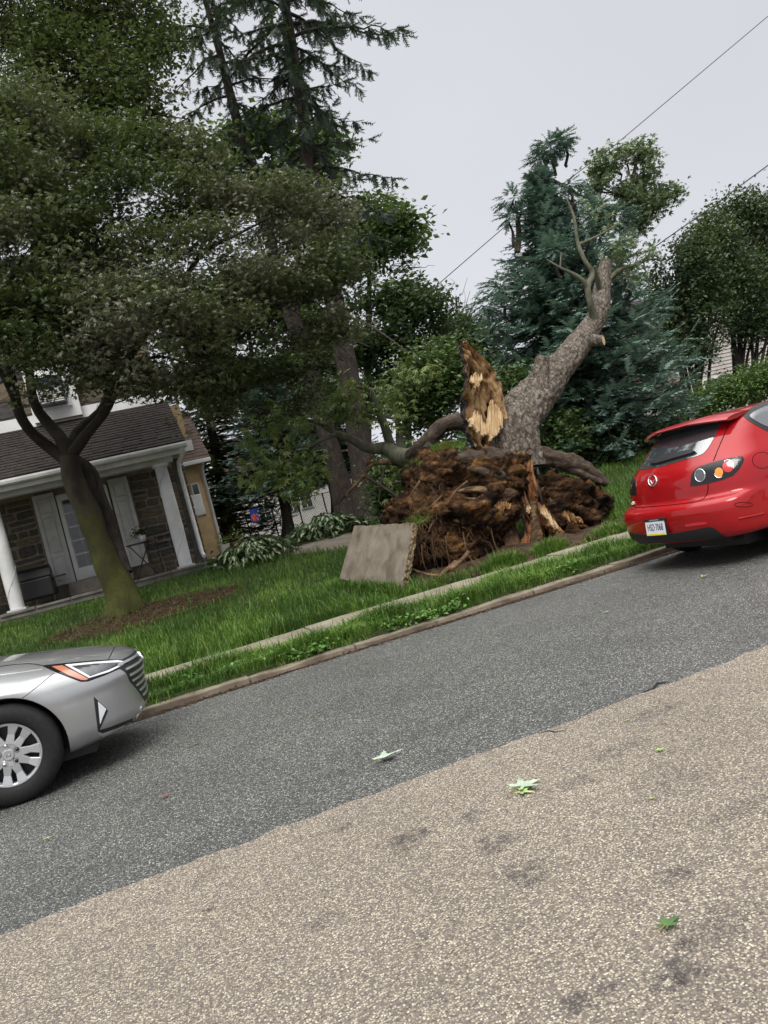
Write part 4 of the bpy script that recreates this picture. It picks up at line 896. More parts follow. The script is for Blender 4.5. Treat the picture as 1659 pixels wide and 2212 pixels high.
tube(MB(), [at(1168, 860, 11.35), at(1166, 815, 11.4), at(1172, 772, 11.4)], [.17, .145, .125], 30, .03, .12, 4, ridge=.14, capmi=1).build('sawn_stub', [MT['bark_grey'], MT['redwood']], FT, smooth=True)
tube(MB(), [at(1270, 735, 12.1), at(1296, 736, 11.95), at(1304, 735, 11.9)], [.13, .10, .085], 24, .03, .12, 5, capmi=1).build('sawn_stub', [MT['bark_grey'], MT['freshwood']], FT, smooth=True)
# forked side branch climbing beside the limb
mb = MB()
for pl, rr in [([(1285, 690, 12.3), (1275, 655, 12.2), (1270, 620, 12.2), (1280, 590, 12.2), (1262, 560, 12.2), (1247, 520, 12.3), (1240, 470, 12.4), (1222, 425, 12.5)], [.085, .062, .055, .05, .04, .032, .028, .012]),
               ([(1270, 622, 12.2), (1252, 600, 12.2), (1210, 578, 12.3), (1180, 560, 12.4)], [.055, .04, .025, .01]),
               ([(1210, 580, 12.3), (1212, 545, 12.4)], [.02, .008]),
               ([(1247, 530, 12.3), (1300, 505, 12.4), (1340, 480, 12.5)], [.03, .02, .008]),
               ([(1300, 640, 12.8), (1290, 600, 12.6), (1285, 575, 12.5)], [.06, .05, .03])]:
    tube(mb, [at(*q) for q in pl], rr, 12, .06, .15, 6)
mb.build('side_branch', MT['branch_green'], FT, smooth=True)
mb = MB()
for pl, rr in [([(1305, 615, 12.9), (1335, 585, 12.9), (1370, 572, 12.9), (1394, 562, 12.9), (1405, 540, 12.9)], [.06, .045, .035, .03, .012]),
               ([(1394, 562, 12.9), (1420, 560, 12.9), (1432, 572, 12.8)], [.025, .018, .008]), ([(1390, 566, 12.9), (1398, 600, 12.9), (1405, 630, 12.9)], [.018, .014, .006]), ([(1370, 572, 12.9), (1380, 552, 12.9), (1400, 543, 12.9)], [.016, .01, .005])]:
    tube(mb, [at(*q) for q in pl], rr, 10, .06, .15, 6)
mb.build('hooked_twig', MT['branch_green'], FT, smooth=True)
mb = MB(); leaves(mb, np.array([tuple(at(x_, y_, 12.9)) for x_, y_ in [(1390, 545), (1402, 542), (1340, 560), (1360, 600), (1330, 540), (1350, 520), (1370, 590), (1310, 480), (1290, 450)]]), 26, (.13, .1, .1), .12, STAR, .8); mb.build('foliage', MT['pale_leaf'], FT)
# hollow broken stub
sp = [(1072, 965, 46), (1058, 930, 45), (1050, 895, 44), (1046, 860, 42), (1046, 825, 37), (1036, 795, 29), (1022, 768, 18), (1010, 748, 12), (1002, 735, 7)]
nT, nS = 70, 30; Vi = []; Vo = []
for i in range(nT+1):
    t = i/nT; a = t*(len(sp)-1); k = min(int(a), len(sp)-2); f_ = a-k
    px, py, hw = [sp[k][j]*(1-f_)+sp[k+1][j]*f_ for j in range(3)]
    for j in range(nS+1):
        s_ = j/nS*2-1
        edge = 1+.24*noise.noise(Vector((t*14, s_*2, 4)))+.08*noise.noise(Vector((t*40, s_*3, 1)))
        P = at(px+hw*s_*edge, py-4*noise.noise(Vector((s_*5, t*3, 0)))*(1 if i < nT else 0), 11.0)
        dep = .26*(1-s_*s_)*(hw/44)
        n_ = .15*(noise.noise(Vector((s_*2.2+3, t*6, 2))))+.09*(1-abs(noise.noise(Vector((s_*7, t*4, 7))))*2)+.02*noise.noise(Vector((s_*20, t*12, 1)))
        pit = max(0, noise.noise(Vector((s_*2.6, t*9, 11)))-.10)*.42
        w_ = (1-abs(s_)**4)
        Vi.append(P+Vector((0, dep+(n_+pit)*w_*.9, 0)))
        back = .10+.22*math.sqrt(max(0, 1-s_*s_))*(hw/44)
        Vo.append(P+Vector((0, dep*.3+back+.03*noise.noise(Vector((s_*6, t*20, 3))), 0)))
nV = (nT+1)*(nS+1); g_ = lambda i, j: i*(nS+1)+j
Fi = [(g_(i, j), g_(i, j+1), g_(i+1, j+1), g_(i+1, j)) for i in range(nT) for j in range(nS)]
Fo = [(nV+g_(i, j), nV+g_(i+1, j), nV+g_(i+1, j+1), nV+g_(i, j+1)) for i in range(nT) for j in range(nS)]
rim_ = [(g_(i, j), g_(i+1, j), nV+g_(i+1, j), nV+g_(i, j)) if j == 0 else (g_(i+1, j), g_(i, j), nV+g_(i, j), nV+g_(i+1, j)) for i in range(nT) for j in (0, nS)]
rim_ += [(g_(nT, j), g_(nT, j+1), nV+g_(nT, j+1), nV+g_(nT, j)) for j in range(nS)]
mb = MB(); allv = [tuple(v_) for v_ in Vi+Vo]; mb.add(allv, np.array(Fi)); mb.f.append(np.array(Fo+rim_)); mb.mi.append(1)
mb.v.append(np.zeros((0, 3))); mb.t.append(np.zeros(0))
st = mb.build('hollow_stub', [MT['rotwood'], MT['bark_dark']], FT, smooth=True)
def splinters(name, cols, Y, mat, parent, dep=.06, per=3, lean=0):
    """torn wood: long fibrous slivers of uneven width, each tapering to a jagged tip"""
    mb = MB(); xs = [c_[0] for c_ in cols]; x = xs[0]
    while x < xs[-1]+3:
        w = random.uniform(.7, 3.6); t_ = np.interp(x, xs, [c_[1] for c_ in cols])+random.gauss(0, 3); bt = np.interp(x, xs, [c_[2] for c_ in cols])+random.gauss(0, 3)
        y0 = Y+dep*.8*noise.noise(Vector((x*.13, Y, 2)))+random.uniform(-.012, .012); tl_ = random.uniform(-.012, .02)
        q0, q1 = at(x, bt, y0), at(x+w*1.25, bt+random.gauss(0, 2), y0+.004); m0, m1 = at(x+lean*.5, (t_+bt)/2, y0+tl_), at(x+w*1.3+lean*.5, (t_+bt)/2, y0+tl_+.004)
        t0 = at(x+w*.6+lean, t_-random.uniform(0, 4), y0+tl_*2+.02); b_ = Vector((0, .07, 0))
        V = [q0, q1, m1, m0, t0, q0+b_, q1+b_, m1+b_, m0+b_, t0+b_*.5]
        mb.add([tuple(v_) for v_ in V], [(0, 1, 2, 3), (3, 2, 4), (0, 3, 8, 5), (1, 6, 7, 2), (3, 4, 9, 8), (2, 7, 9, 4), (0, 5, 6, 1)]); x += w*.85
    return mb.build(name, mat, parent)
splinters('torn_wood', [(1014, 905, 912), (1020, 899, 921), (1026, 893, 926), (1032, 893, 930), (1038, 903, 933), (1044, 912, 936), (1050, 914, 938), (1056, 915, 941)], 10.93, MT['freshwood'], st)
splinters('torn_wood', [(1052, 905, 938), (1057, 872, 944), (1062, 866, 946), (1067, 870, 940), (1072, 880, 936), (1077, 886, 930), (1082, 896, 920)], 10.90, MT['freshwood'], st)
splinters('torn_wood', [(1018, 818, 826), (1022, 810, 830), (1027, 806, 832), (1033, 812, 830), (1037, 815, 822)], 11.02, MT['freshwood'], st, .03)
# torn middle of the root collar
tube(MB(), [at(1122, 975, 11.1), at(1136, 1030, 10.98), at(1143, 1085, 10.95), at(1150, 1130, 10.9), at(1152, 1185, 10.8)], [.17, .15, .14, .15, .20], 54, .03, .45, 4, ridge=.6, rf=6).build('torn_root', MT['redwood'], FT, smooth=True)
for k in range(15):
    x_ = rng.uniform(1118, 1165); y_ = rng.uniform(985, 1090); L_ = rng.uniform(25, 70); Y_ = 10.86-.0012*(y_-985)+rng.uniform(-.05, .06)
    tube(MB(), [at(x_, y_, Y_), at(x_+L_*.10, y_+L_*.5, Y_-.04), at(x_+L_*.25+rng.normal()*4, y_+L_, Y_)], [.012, rng.uniform(.02, .045), .006], 7, .04, .5, 8, ridge=.5, rf=4).build('torn_root', MT[['redwood', 'rootwood', 'bark_dark', 'redwood'][k % 4]], FT)
tube(MB(), [at(1152, 1085, 10.75), at(1156, 1130, 10.65), at(1162, 1185, 10.6)], [.06, .08, .13], 30, .03, .35, 5, ridge=.5, rf=8).build('torn_root', MT['rootwood'], FT, smooth=True)
tube(MB(), [at(1090, 1130, 11.2), at(1100, 1170, 11.0), at(1095, 1200, 10.9)], [.16, .2, .26], 26, .03, .25, 5, ridge=.3).build('torn_root', MT['root'], FT, smooth=True)
splinters('torn_wood', [(1116, 984, 1008), (1122, 976, 1022), (1130, 978, 1032), (1138, 984, 1030), (1146, 994, 1018)], 10.84, MT['tornwood'], FT, .04)
splinters('torn_wood', [(1134, 1040, 1068), (1142, 1034, 1080), (1150, 1040, 1078), (1156, 1052, 1070)], 10.84, MT['redwood'], FT, .05)
splinters('torn_wood', [(1215, 1108, 1116), (1225, 1106, 1122), (1240, 1110, 1124), (1255, 1118, 1126)], 10.62, MT['tornwood'], FT, .03, 3, -6)
splinters('torn_wood', [(1060, 1090, 1098), (1072, 1086, 1100), (1085, 1084, 1102), (1096, 1088, 1098)], 10.52, MT['tornwood'], FT, .03, 3, 5)
splinters('torn_wood', [(1138, 1096, 1106), (1143, 1094, 1108), (1149, 1097, 1105)], 10.7, MT['freshwood'], FT, .03)
for dx in (0, 9, 18): splinters('torn_wood', [(1166+dx, 1086+dx*1.3, 1106+dx*1.5), (1173+dx, 1092+dx*1.3, 1128+dx*1.2), (1181+dx, 1106+dx, 1142+dx), (1189+dx, 1120+dx, 1150+dx*.6)], 10.72, MT['redwood'] if dx != 9 else MT['freshwood'], FT, .05, 3, -7)
splinters('torn_wood', [(1172, 1096, 1110), (1180, 1094, 1126), (1190, 1102, 1138), (1200, 1114, 1148), (1210, 1130, 1152), (1218, 1142, 1152)], 10.60, MT['tornwood'], FT, .05, 3, -9)
splinters('torn_wood', [(1176, 1100, 1112), (1184, 1102, 1126), (1194, 1114, 1138), (1203, 1126, 1144)], 10.55, MT['freshwood'], FT, .03, 3, -9)
def rootp(pl, rr, mat='root', sides=10, rough=.42, ridge=.35, st_=.035):
    return tube(MB(), [at(*q) for q in pl], rr, sides, st_, rough, 5, ridge=ridge, seed=len(FT.children)).build('root', MT[mat], FT, smooth=True)
rootp([(1150, 985, 11.1), (1190, 988, 11.0), (1240, 1003, 10.95), (1280, 1022, 10.9), (1312, 1046, 10.85)], [.20, .17, .15, .11, .05], 'bark_brown', 26)
rootp([(1200, 1000, 11.0), (1250, 1020, 10.9), (1300, 1042, 10.8)], [.10, .08, .03], 'bark_brown', 18)
rootp([(1120, 992, 11.05), (1060, 988, 10.98), (1010, 992, 10.95), (965, 1000, 11.0), (920, 1030, 11.05)], [.17, .15, .13, .11, .06], 'bark_brown', 30)
rootp([(1105, 1040, 10.78), (1060, 1022, 10.66), (1010, 1012, 10.68)], [.10, .09, .03], 'bark_brown', 22)
rootp([(1110, 1066, 10.75), (1070, 1068, 10.64), (1030, 1058, 10.6), (985, 1062, 10.66)], [.10, .08, .06, .02], 'rootwood', 22)
rootp([(1105, 1088, 10.72), (1060, 1092, 10.58), (1015, 1080, 10.54), (970, 1095, 10.58), (938, 1125, 10.6), (925, 1150, 10.55)], [.08, .07, .05, .035, .028, .012], 'root', 16)
rootp([(1105, 1112, 10.7), (1065, 1125, 10.55), (1020, 1128, 10.5), (980, 1124, 10.55)], [.09, .07, .05, .02], 'rootwood', 18)
rootp([(1185, 1090, 10.8), (1230, 1095, 10.76), (1275, 1106, 10.78), (1305, 1130, 10.8)], [.10, .09, .07, .03], 'rootwood', 20)
rootp([(1200, 1075, 10.9), (1250, 1075, 10.85), (1300, 1090, 10.9)], [.08, .08, .03], 'bark_brown', 18)
rootp([(1190, 1115, 10.75), (1225, 1130, 10.7), (1270, 1138, 10.72)], [.07, .06, .02], 'redwood', 16)
for pl, rr in [([(1012, 1193, 10.3), (995, 1212, 10.2), (975, 1228, 10.2), (955, 1240, 10.3)], [.03, .035, .035, .02]), ([(880, 1226, 10.6), (930, 1242, 10.3), (980, 1240, 10.2), (1060, 1234, 10.15)], [.015, .022, .025, .01]), ([(985, 1215, 10.3), (960, 1235, 10.15), (945, 1252, 10.05)], [.04, .03, .015]),
               ([(955, 1070, 10.6), (930, 1095, 10.62), (915, 1110, 10.6)], [.015, .012, .005]), ([(1010, 1040, 10.5), (985, 1060, 10.5), (965, 1090, 10.5)], [.02, .015, .006]), ([(930, 1010, 10.9), (900, 1050, 10.9), (880, 1080, 11.0)], [.03, .02, .008]), ([(1060, 1140, 10.5), (1070, 1180, 10.5), (1085, 1205, 10.4)], [.012, .01, .005]), ([(1000, 1150, 10.5), (1010, 1195, 10.4), (1030, 1225, 10.2)], [.012, .01, .004])]:
    rootp(pl, rr, 'root', 8, .2, .1)
for k in range(60):                                     # thin roots hanging from the underside
    px = rng.uniform(895, 1065); py = rng.uniform(1120, 1190); Y = 10.62+rng.uniform(-.1, .25)
    ln = rng.uniform(20, 75); rootp([(px, py, Y), (px+rng.normal()*6+3, py+ln*.5, Y-.02), (px+rng.normal()*9+6, py+ln, Y+rng.normal()*.05)], [.012, .008, .003], 'root', 5, .1, 0, .08)
mb = MB(); n_ = 1700
pxs = np.where(rng.random(n_) < .6, rng.uniform(885, 960, n_), rng.uniform(890, 1080, n_)); pys = np.where(pxs < 960, rng.uniform(990, 1200, n_), rng.uniform(1130, 1200, n_))
P = np.array([tuple(at(a, b_, 10.62+rng.normal()*.1+(.35 if b_ < 1040 else 0))) for a, b_ in zip(pxs, pys)])
place(mb, (np.array([(0, -.02, 0), (0, .02, 0), (1, 0, 0)]), np.array([(0, 1, 2)])), P, np.stack([rng.normal(size=n_)*.5, -.3+rng.normal(size=n_)*.4, -1+rng.normal(size=n_)*.6], 1), np.tile([0, 1.0, .1], (n_, 1)), rng.uniform(.04, .17, n_), rng.uniform(0, .8, n_))
o = mb.build('root_fibres', MT['fibre'], FT); o['kind'] = 'stuff'
tube(MB(), [at(1085, 965, 11.9), at(1035, 930, 12.1), at(990, 912, 12.2), at(950, 925, 12.3), at(915, 962, 12.5), at(885, 985, 13.2)], [.28, .22, .15, .14, .14, .13], 24, .05, .2, 4, ridge=.25).build('dark_limb', MT['bark_brown'], FT, smooth=True)

# upturned sidewalk slab leaning on the roots
A_, B_, C_, D_ = at(867, 1280, 10.15), at(893, 1129, 10.42), at(765, 1137, 11.35), at(733, 1250, 11.2)
nrm = (B_-A_).cross(D_-A_).normalized()
if nrm.y < 0: nrm = -nrm
SLB = empty('concrete_slab', tuple((A_+D_)/2)); tag(SLB, 'upturned sidewalk slab standing on edge against the torn root plate', 'slab')
nu, nv = 44, 40; th = .125; Vf = []
for side in (0, 1):
    for j in range(nv+1):
        for i in range(nu+1):
            u_, v_ = i/nu, j/nv; p = A_.lerp(D_, u_).lerp(B_.lerp(C_, u_), v_)
            ed = min(u_, v_, 1-v_)
            p = p+nrm*(side*th+(.004*noise.noise(p*6) if side == 0 else .03*noise.noise(p*9)))
            if u_ == 0 or v_ == 1: p = p+Vector((noise.noise(p*14), noise.noise(p*14+Vector((4, 0, 0))), noise.noise(p*14+Vector((0, 5, 0)))))*.016
            Vf.append(tuple(p))
n1 = (nu+1)*(nv+1); q_ = lambda s_, i, j: s_*n1+j*(nu+1)+i
Ff = [(q_(0, i, j), q_(0, i+1, j), q_(0, i+1, j+1), q_(0, i, j+1)) for j in range(nv) for i in range(nu)]
Fb = [(q_(1, i, j), q_(1, i, j+1), q_(1, i+1, j+1), q_(1, i+1, j)) for j in range(nv) for i in range(nu)]
MB().add(Vf[:n1], np.array(Ff)).build('face', MT['slab_face'], SLB)
mb = MB(); mb.add(Vf, np.array(Fb))
# rough broken rim with exposed stones
rimv = []; rows = 7
def rimline(pts0, pts1):
    base_ = sum(len(v_) for v_ in mb.v); V = []
    for a, b_ in zip(pts0, pts1):
        for k in range(rows):
            p = Vector(a).lerp(Vector(b_), k/(rows-1))
            if 0 < k < rows-1: p += Vector((noise.noise(p*22), noise.noise(p*22+Vector((3, 0, 0))), noise.noise(p*22+Vector((0, 3, 0)))))*.035
            V.append(tuple(p))
    mb.add(V, np.array([(i*rows+k, i*rows+k+1, (i+1)*rows+k+1, (i+1)*rows+k) for i in range(len(pts0)-1) for k in range(rows-1)]))
rimline([Vf[q_(0, 0, j)] for j in range(nv+1)], [Vf[q_(1, 0, j)] for j in range(nv+1)])
rimline([Vf[q_(0, i, nv)] for i in range(nu+1)], [Vf[q_(1, i, nv)] for i in range(nu+1)])
rimline([Vf[q_(0, nu, j)] for j in range(nv+1)], [Vf[q_(1, nu, j)] for j in range(nv+1)])
mb.build('broken_edge', MT['aggregate'], SLB)

# the limb that broke off to the left, lying in front of the thick spruce trunk
FB = empty('fallen_limb', (5.6, 15, .9)); tag(FB, 'fallen green-grey limb with pale maple leaves in front of the thick spruce trunk', 'branch')
mb = MB(); bY = 14.6
for pl, rr in [([(935, 965, 12.3), (900, 982, 13), (870, 988, 13.8), (836, 970, bY), (797, 968, bY), (757, 948, bY), (721, 934, bY), (690, 915, bY), (640, 900, bY)], [.13, .15, .17, .14, .105, .08, .06, .04, .015]),
               ([(725, 938, bY), (695, 950, bY-.3), (668, 962, bY-.4), (608, 966, bY-.6), (560, 950, bY-.7)], [.05, .04, .03, .022, .01]), ([(690, 955, bY-.3), (650, 975, bY-.6), (624, 997, bY-.8), (590, 1015, bY-1)], [.03, .024, .018, .006]),
               ([(845, 966, bY), (830, 918, bY-.2), (812, 874, bY-.3), (801, 843, bY-.3), (782, 838, bY-.3), (759, 835, bY-.3)], [.10, .085, .07, .055, .035, .012]),
               ([(866, 975, bY), (862, 935, bY+.2), (858, 902, bY+.3), (856, 823, bY+.4), (862, 780, bY+.4)], [.09, .07, .06, .04, .015]),
               ([(830, 900, bY-.2), (860, 905, bY-.3), (890, 900, bY-.3)], [.03, .02, .006]), ([(858, 870, bY+.3), (890, 830, bY+.2), (920, 800, bY)], [.03, .022, .006])]:
    tube(mb, [at(*q) for q in pl], rr, 14, .08, .14, 5)
mb.build('limb', MT['branch_green'], FB, smooth=True)
mb = MB()
for pl, rr in [([(855, 1000, 14.2), (812, 1000, 14.2), (795, 1013, 14.1), (770, 1045, 14.0), (747, 1071, 13.9)], [.05, .055, .05, .04, .02]), ([(797, 990, 14.2), (793, 1005, 14.2), (805, 985, 14.2)], [.03, .03, .02])]:
    tube(mb, [at(*q) for q in pl], rr, 12, .06, .3, 5, ridge=.2)
mb.build('torn_branch', MT['rootwood'], FB, smooth=True)
mb = MB()
for pl in [[(790, 1030, 14), (840, 1060, 13.5), (880, 1090, 13)], [(745, 1070, 13.9), (720, 1095, 13.8), (740, 1060, 13.9)], [(830, 1010, 14), (822, 1050, 13.8), (818, 1085, 13.7)], [(850, 1045, 13.6), (880, 1040, 13.2), (905, 1052, 12.8)], [(735, 680, 19.8), (790, 698, 18.8), (860, 745, 17.5), (900, 780, 16.8), (935, 800, 16.4)], [(730, 730, 19.8), (770, 738, 19), (800, 750, 18.5)], [(895, 765, 16.8), (925, 770, 16.4), (945, 785, 16.2)]]:
    tube(MB(), [at(*q) for q in pl], list(np.linspace(.035, .008, len(pl))), 8, .15, .15, 5).build('twig', MT['bark_dark'], FB, smooth=True)
cl = [(658, 1001, -.8), (640, 985, -.8), (568, 1000, -1.2), (585, 1010, -1.2), (578, 912, -.8), (600, 925, -.8), (717, 882, -.3), (735, 890, -.3), (797, 906, -.3), (780, 895, -.3), (658, 1060, -1.2), (640, 1040, -1.2), (615, 1055, -1.2), (670, 1020, -1), (640, 930, -.6), (560, 960, -.9), (608, 975, -1), (700, 905, -.3), (760, 850, -.3), (750, 835, -.3), (560, 1030, -1.2), (690, 1010, -.8), (830, 880, -.2), (860, 850, .2), (880, 900, -.3), (870, 800, .2), (900, 830, .2), (850, 920, .1), (920, 800, 0), (840, 840, 0), (690, 870, -.3), (655, 895, -.4), (610, 890, -.6), (745, 865, -.3), (880, 1010, -.4), (865, 1030, -.5), (890, 1040, -.6), (850, 1060, -.6), (905, 1010, -.8)]
cen = np.array([tuple(at(x_+rng.normal()*5, y_+rng.normal()*5, bY+dy)) for x_, y_, dy in cl for k in range(2)])
mbl = MB(); leaves(mbl, cen, 17, (.17, .15, .13), .15, STAR, .7, .5, .2, rng.uniform(.3, .95, len(cen))); mbl.build('foliage', MT['bright_leaf'], FB)

# ------------------------------------------------------------------ cars
def pchip(x, y, xq):
    x = np.asarray(x, float); y = np.asarray(y, float); h = np.diff(x); d = np.diff(y)/h; m_ = np.zeros(len(x))
    for i in range(1, len(x)-1):
        if d[i-1]*d[i] > 0:
            w1 = 2*h[i]+h[i-1]; w2 = h[i]+2*h[i-1]; m_[i] = (w1+w2)/(w1/d[i-1]+w2/d[i])
    m_[0], m_[-1] = d[0], d[-1]
    k = np.clip(np.searchsorted(x, xq)-1, 0, len(x)-2); t = (xq-x[k])/h[k]
    return y[k]*(2*t**3-3*t**2+1)+h[k]*m_[k]*(t**3-2*t**2+t)+y[k+1]*(-2*t**3+3*t**2)+h[k]*m_[k+1]*(t**3-t**2)
def carbody(levels, xf_, wheels, zc, Rarch, mat, parent, sub=8):
    """stack of plan-view outlines from sill to roof; xf_ maps car space to the street"""
    L = np.array(levels, float); t = np.arange(len(L)); tq = np.linspace(0, len(L)-1, (len(L)-1)*sub+1)
    A = np.stack([pchip(t, L[:, k], tq) for k in range(L.shape[1])], 1)
    NA, NS = 22, 46; V = []
    for z, xr, xf, Wd, Lr, Lf, n in A:
        Lr = min(Lr, (xf-xr)*.48); Lf = min(Lf, (xf-xr)*.5); half = []
        for a in np.linspace(0, PI/2, NA): half.append((xr+Lr*(1-max(0, math.cos(a))**(2/n)), Wd*math.sin(a)**(2/n)))
        for s in np.linspace(0, 1, NS)[1:-1]: half.append((xr+Lr+(xf-Lf-xr-Lr)*s, Wd))
        for a in np.linspace(PI/2, 0, NA): half.append((xf-Lf*(1-max(0, math.cos(a))**(2/n)), Wd*math.sin(a)**(2/n)))
        pts = []
        for x_, y_ in half:
            f = 0
            for wx in wheels:
                r = math.hypot(x_-wx, z-zc); f = max(f, math.exp(-((r-Rarch-.03)/.05)**2)*.018 if r > Rarch*.8 else 0)
            y2 = y_+(f if y_ > Wd*.9 else 0)
            pts.append((x_, y2))
        loop = pts+[(x_, -y_) for x_, y_ in pts[-2:0:-1]]
        V += [xf_((x_, y_, z)) for x_, y_ in loop]
    m_ = len(loop); nR = len(A)
    F = [(j*m_+i, (j+1)*m_+i, (j+1)*m_+(i+1) % m_, j*m_+(i+1) % m_) for j in range(nR-1) for i in range(m_)]
    F += [tuple(range(m_)), tuple(range((nR-1)*m_, nR*m_))[::-1]]
    mb = MB(); mb.add([tuple(v_) for v_ in V], F); o = mb.build('body', [mat, MT['trim_black']], None, smooth=True)
    bm = bmesh.new(); bm.from_mesh(o.data); bmesh.ops.recalc_face_normals(bm, faces=bm.faces); bm.to_mesh(o.data); bm.free()
    cut = MB()
    for wx in wheels:
        for s in (-1, 1):
            ring_ = [(wx+Rarch*math.cos(a), zc+Rarch*math.sin(a)) for a in np.linspace(0, 2*PI, 56)[:-1]]
            W0 = [xf_((x_, s*1.2, z_)) for x_, z_ in ring_]+[xf_((x_, s*.58, z_)) for x_, z_ in ring_]; k = 55
            cut.add([tuple(v_) for v_ in W0], [(i, (i+1) % k, k+(i+1) % k, k+i) for i in range(k)]+[tuple(range(k))[::-1], tuple(range(k, 2*k))])
    co_ = cut.build('cutter', MT['trim_black'])
    bm = bmesh.new(); bm.from_mesh(co_.data); bmesh.ops.recalc_face_normals(bm, faces=bm.faces); bm.to_mesh(co_.data); bm.free()
    bo = o.modifiers.new('b', 'BOOLEAN'); bo.operation = 'DIFFERENCE'; bo.object = co_; bo.solver = 'EXACT'; bo.material_mode = 'TRANSFER'
    m2 = ev(o); bpy.data.objects.remove(o); bpy.data.objects.remove(co_)
    m2.name = 'body'; ob = link('body', m2, parent)
    es = ob.modifiers.new('e', 'EDGE_SPLIT'); es.split_angle = rad(38)
    bvh = BVHTree.FromPolygons([v_.co.copy() for v_ in m2.vertices], [tuple(p.vertices) for p in m2.polygons])
    return ob, bvh
def inside(p, poly):
    c = False; n = len(poly); x_, y_ = p
    for i in range(n):
        x1, y1 = poly[i]; x2, y2 = poly[i-1]
        if (y1 > y_) != (y2 > y_) and x_ < (x2-x1)*(y_-y1)/(y2-y1)+x1: c = not c
    return c
def smoothpoly(poly, it=1):
    for _ in range(it):
        q = []
        for i in range(len(poly)):
            a, b_ = poly[i], poly[(i+1) % len(poly)]
            q += [(a[0]*.8+b_[0]*.2, a[1]*.8+b_[1]*.2), (a[0]*.2+b_[0]*.8, a[1]*.2+b_[1]*.8)]
        poly = q
    return poly
def patch(name, poly, caster, bvh, mat, parent, off=.004, thick=.012, step=6, rnd=1, mirror=None, dome=0):
    """a panel that follows the car body: outline cast onto it, lifted by off, with a sunken rim"""
    poly = smoothpoly(poly, rnd) if rnd else poly
    dense = []
    for i in range(len(poly)):
        a, b_ = poly[i], poly[(i+1) % len(poly)]; k = max(1, int(math.hypot(b_[0]-a[0], b_[1]-a[1])/step))
        dense += [(a[0]+(b_[0]-a[0])*j/k, a[1]+(b_[1]-a[1])*j/k) for j in range(k)]
    xs = [p[0] for p in dense]; ys = [p[1] for p in dense]; pts = list(dense)
    gx = np.arange(min(xs)+step*.5, max(xs), step); gy = np.arange(min(ys)+step*.5, max(ys), step)
    for a in gx:
        for b_ in gy:
            if inside((a, b_), dense) and min((a-p[0])**2+(b_-p[1])**2 for p in dense) > (step*.45)**2: pts.append((a, b_))
    n = len(dense)
    r = delaunay_2d_cdt([Vector(p) for p in pts], [], [list(range(n))], 1, 1e-6)
    hit = []
    for p in r[0]:
        o_, d_ = caster(p.x, p.y); h = bvh.ray_cast(o_, d_)
        if h[0] is None: hit.append(None); continue
        nn = h[1] if h[1].dot(d_) < 0 else -h[1]; hit.append((h[0], nn))
    sets = [lambda v_: v_]+([mirror] if mirror else [])
    res = []
    for fn in sets:
        bm = bmesh.new(); vs = []
        for h in hit: vs.append(None if h is None else bm.verts.new(fn(h[0]+h[1]*off)))
        for f in r[2]:
            if all(vs[i] is not None for i in f):
                try: bm.faces.new([vs[i] for i in f])
                except ValueError: pass
        bm.verts.index_update(); be = [e_ for e_ in bm.edges if e_.is_boundary]
        ext = bmesh.ops.extrude_edge_only(bm, edges=be)
        mp = {}
        for i, h in enumerate(hit):
            if h is not None: mp[tuple(round(c_, 5) for c_ in fn(h[0]+h[1]*off))] = fn(h[0]+h[1]*(off-thick))
        for v_ in ext['geom']:
            if isinstance(v_, bmesh.types.BMVert): v_.co = mp.get(tuple(round(c_, 5) for c_ in v_.co), v_.co)
        bmesh.ops.recalc_face_normals(bm, faces=bm.faces)
        me = bpy.data.meshes.new(name); bm.to_mesh(me); bm.free(); me.materials.append(mat)
        for p in me.polygons: p.use_smooth = False
        res.append(link(name, me, parent))
    return res[0]
def linecast(name, pts, caster, bvh, mat, parent, r=.004, off=.0, close=False, sides=5, sub=6, mirror=None):
    if close: pts = list(pts)+[pts[0]]
    dense = []
    for a, b_ in zip(pts[:-1], pts[1:]): dense += [(a[0]+(b_[0]-a[0])*k/sub, a[1]+(b_[1]-a[1])*k/sub) for k in range(sub)]
    dense.append(pts[-1]); P = []
    for a in dense:
        o_, d_ = caster(*a); h = bvh.ray_cast(o_, d_)
        if h[0] is not None: P.append(h[0]+(h[1] if h[1].dot(d_) < 0 else -h[1])*off)
    o_ = None
    if len(P) > 2:
        o_ = tube(MB(), P, r, sides).build(name, mat, parent, smooth=True)
        if mirror: tube(MB(), [mirror(p) for p in P], r, sides).build(name, mat, parent, smooth=True)
    return o_
eye = lambda x_, y_: (EYE.copy(), ray(x_, y_).normalized())
def text(name, s, size, M, mat, parent, ext=.002, sx=1):
    cu = bpy.data.curves.new(name, 'FONT'); cu.body = s; cu.size = size; cu.extrude = ext; cu.align_x = 'CENTER'; cu.align_y = 'CENTER'
    o_ = bpy.data.objects.new(name, cu); C.objects.link(o_)
    me = ev(o_); bpy.data.objects.remove(o_)
    me.transform(M @ Matrix.Diagonal((sx, 1, 1, 1))); me.materials.clear(); me.materials.append(mat); return link(name, me, parent)
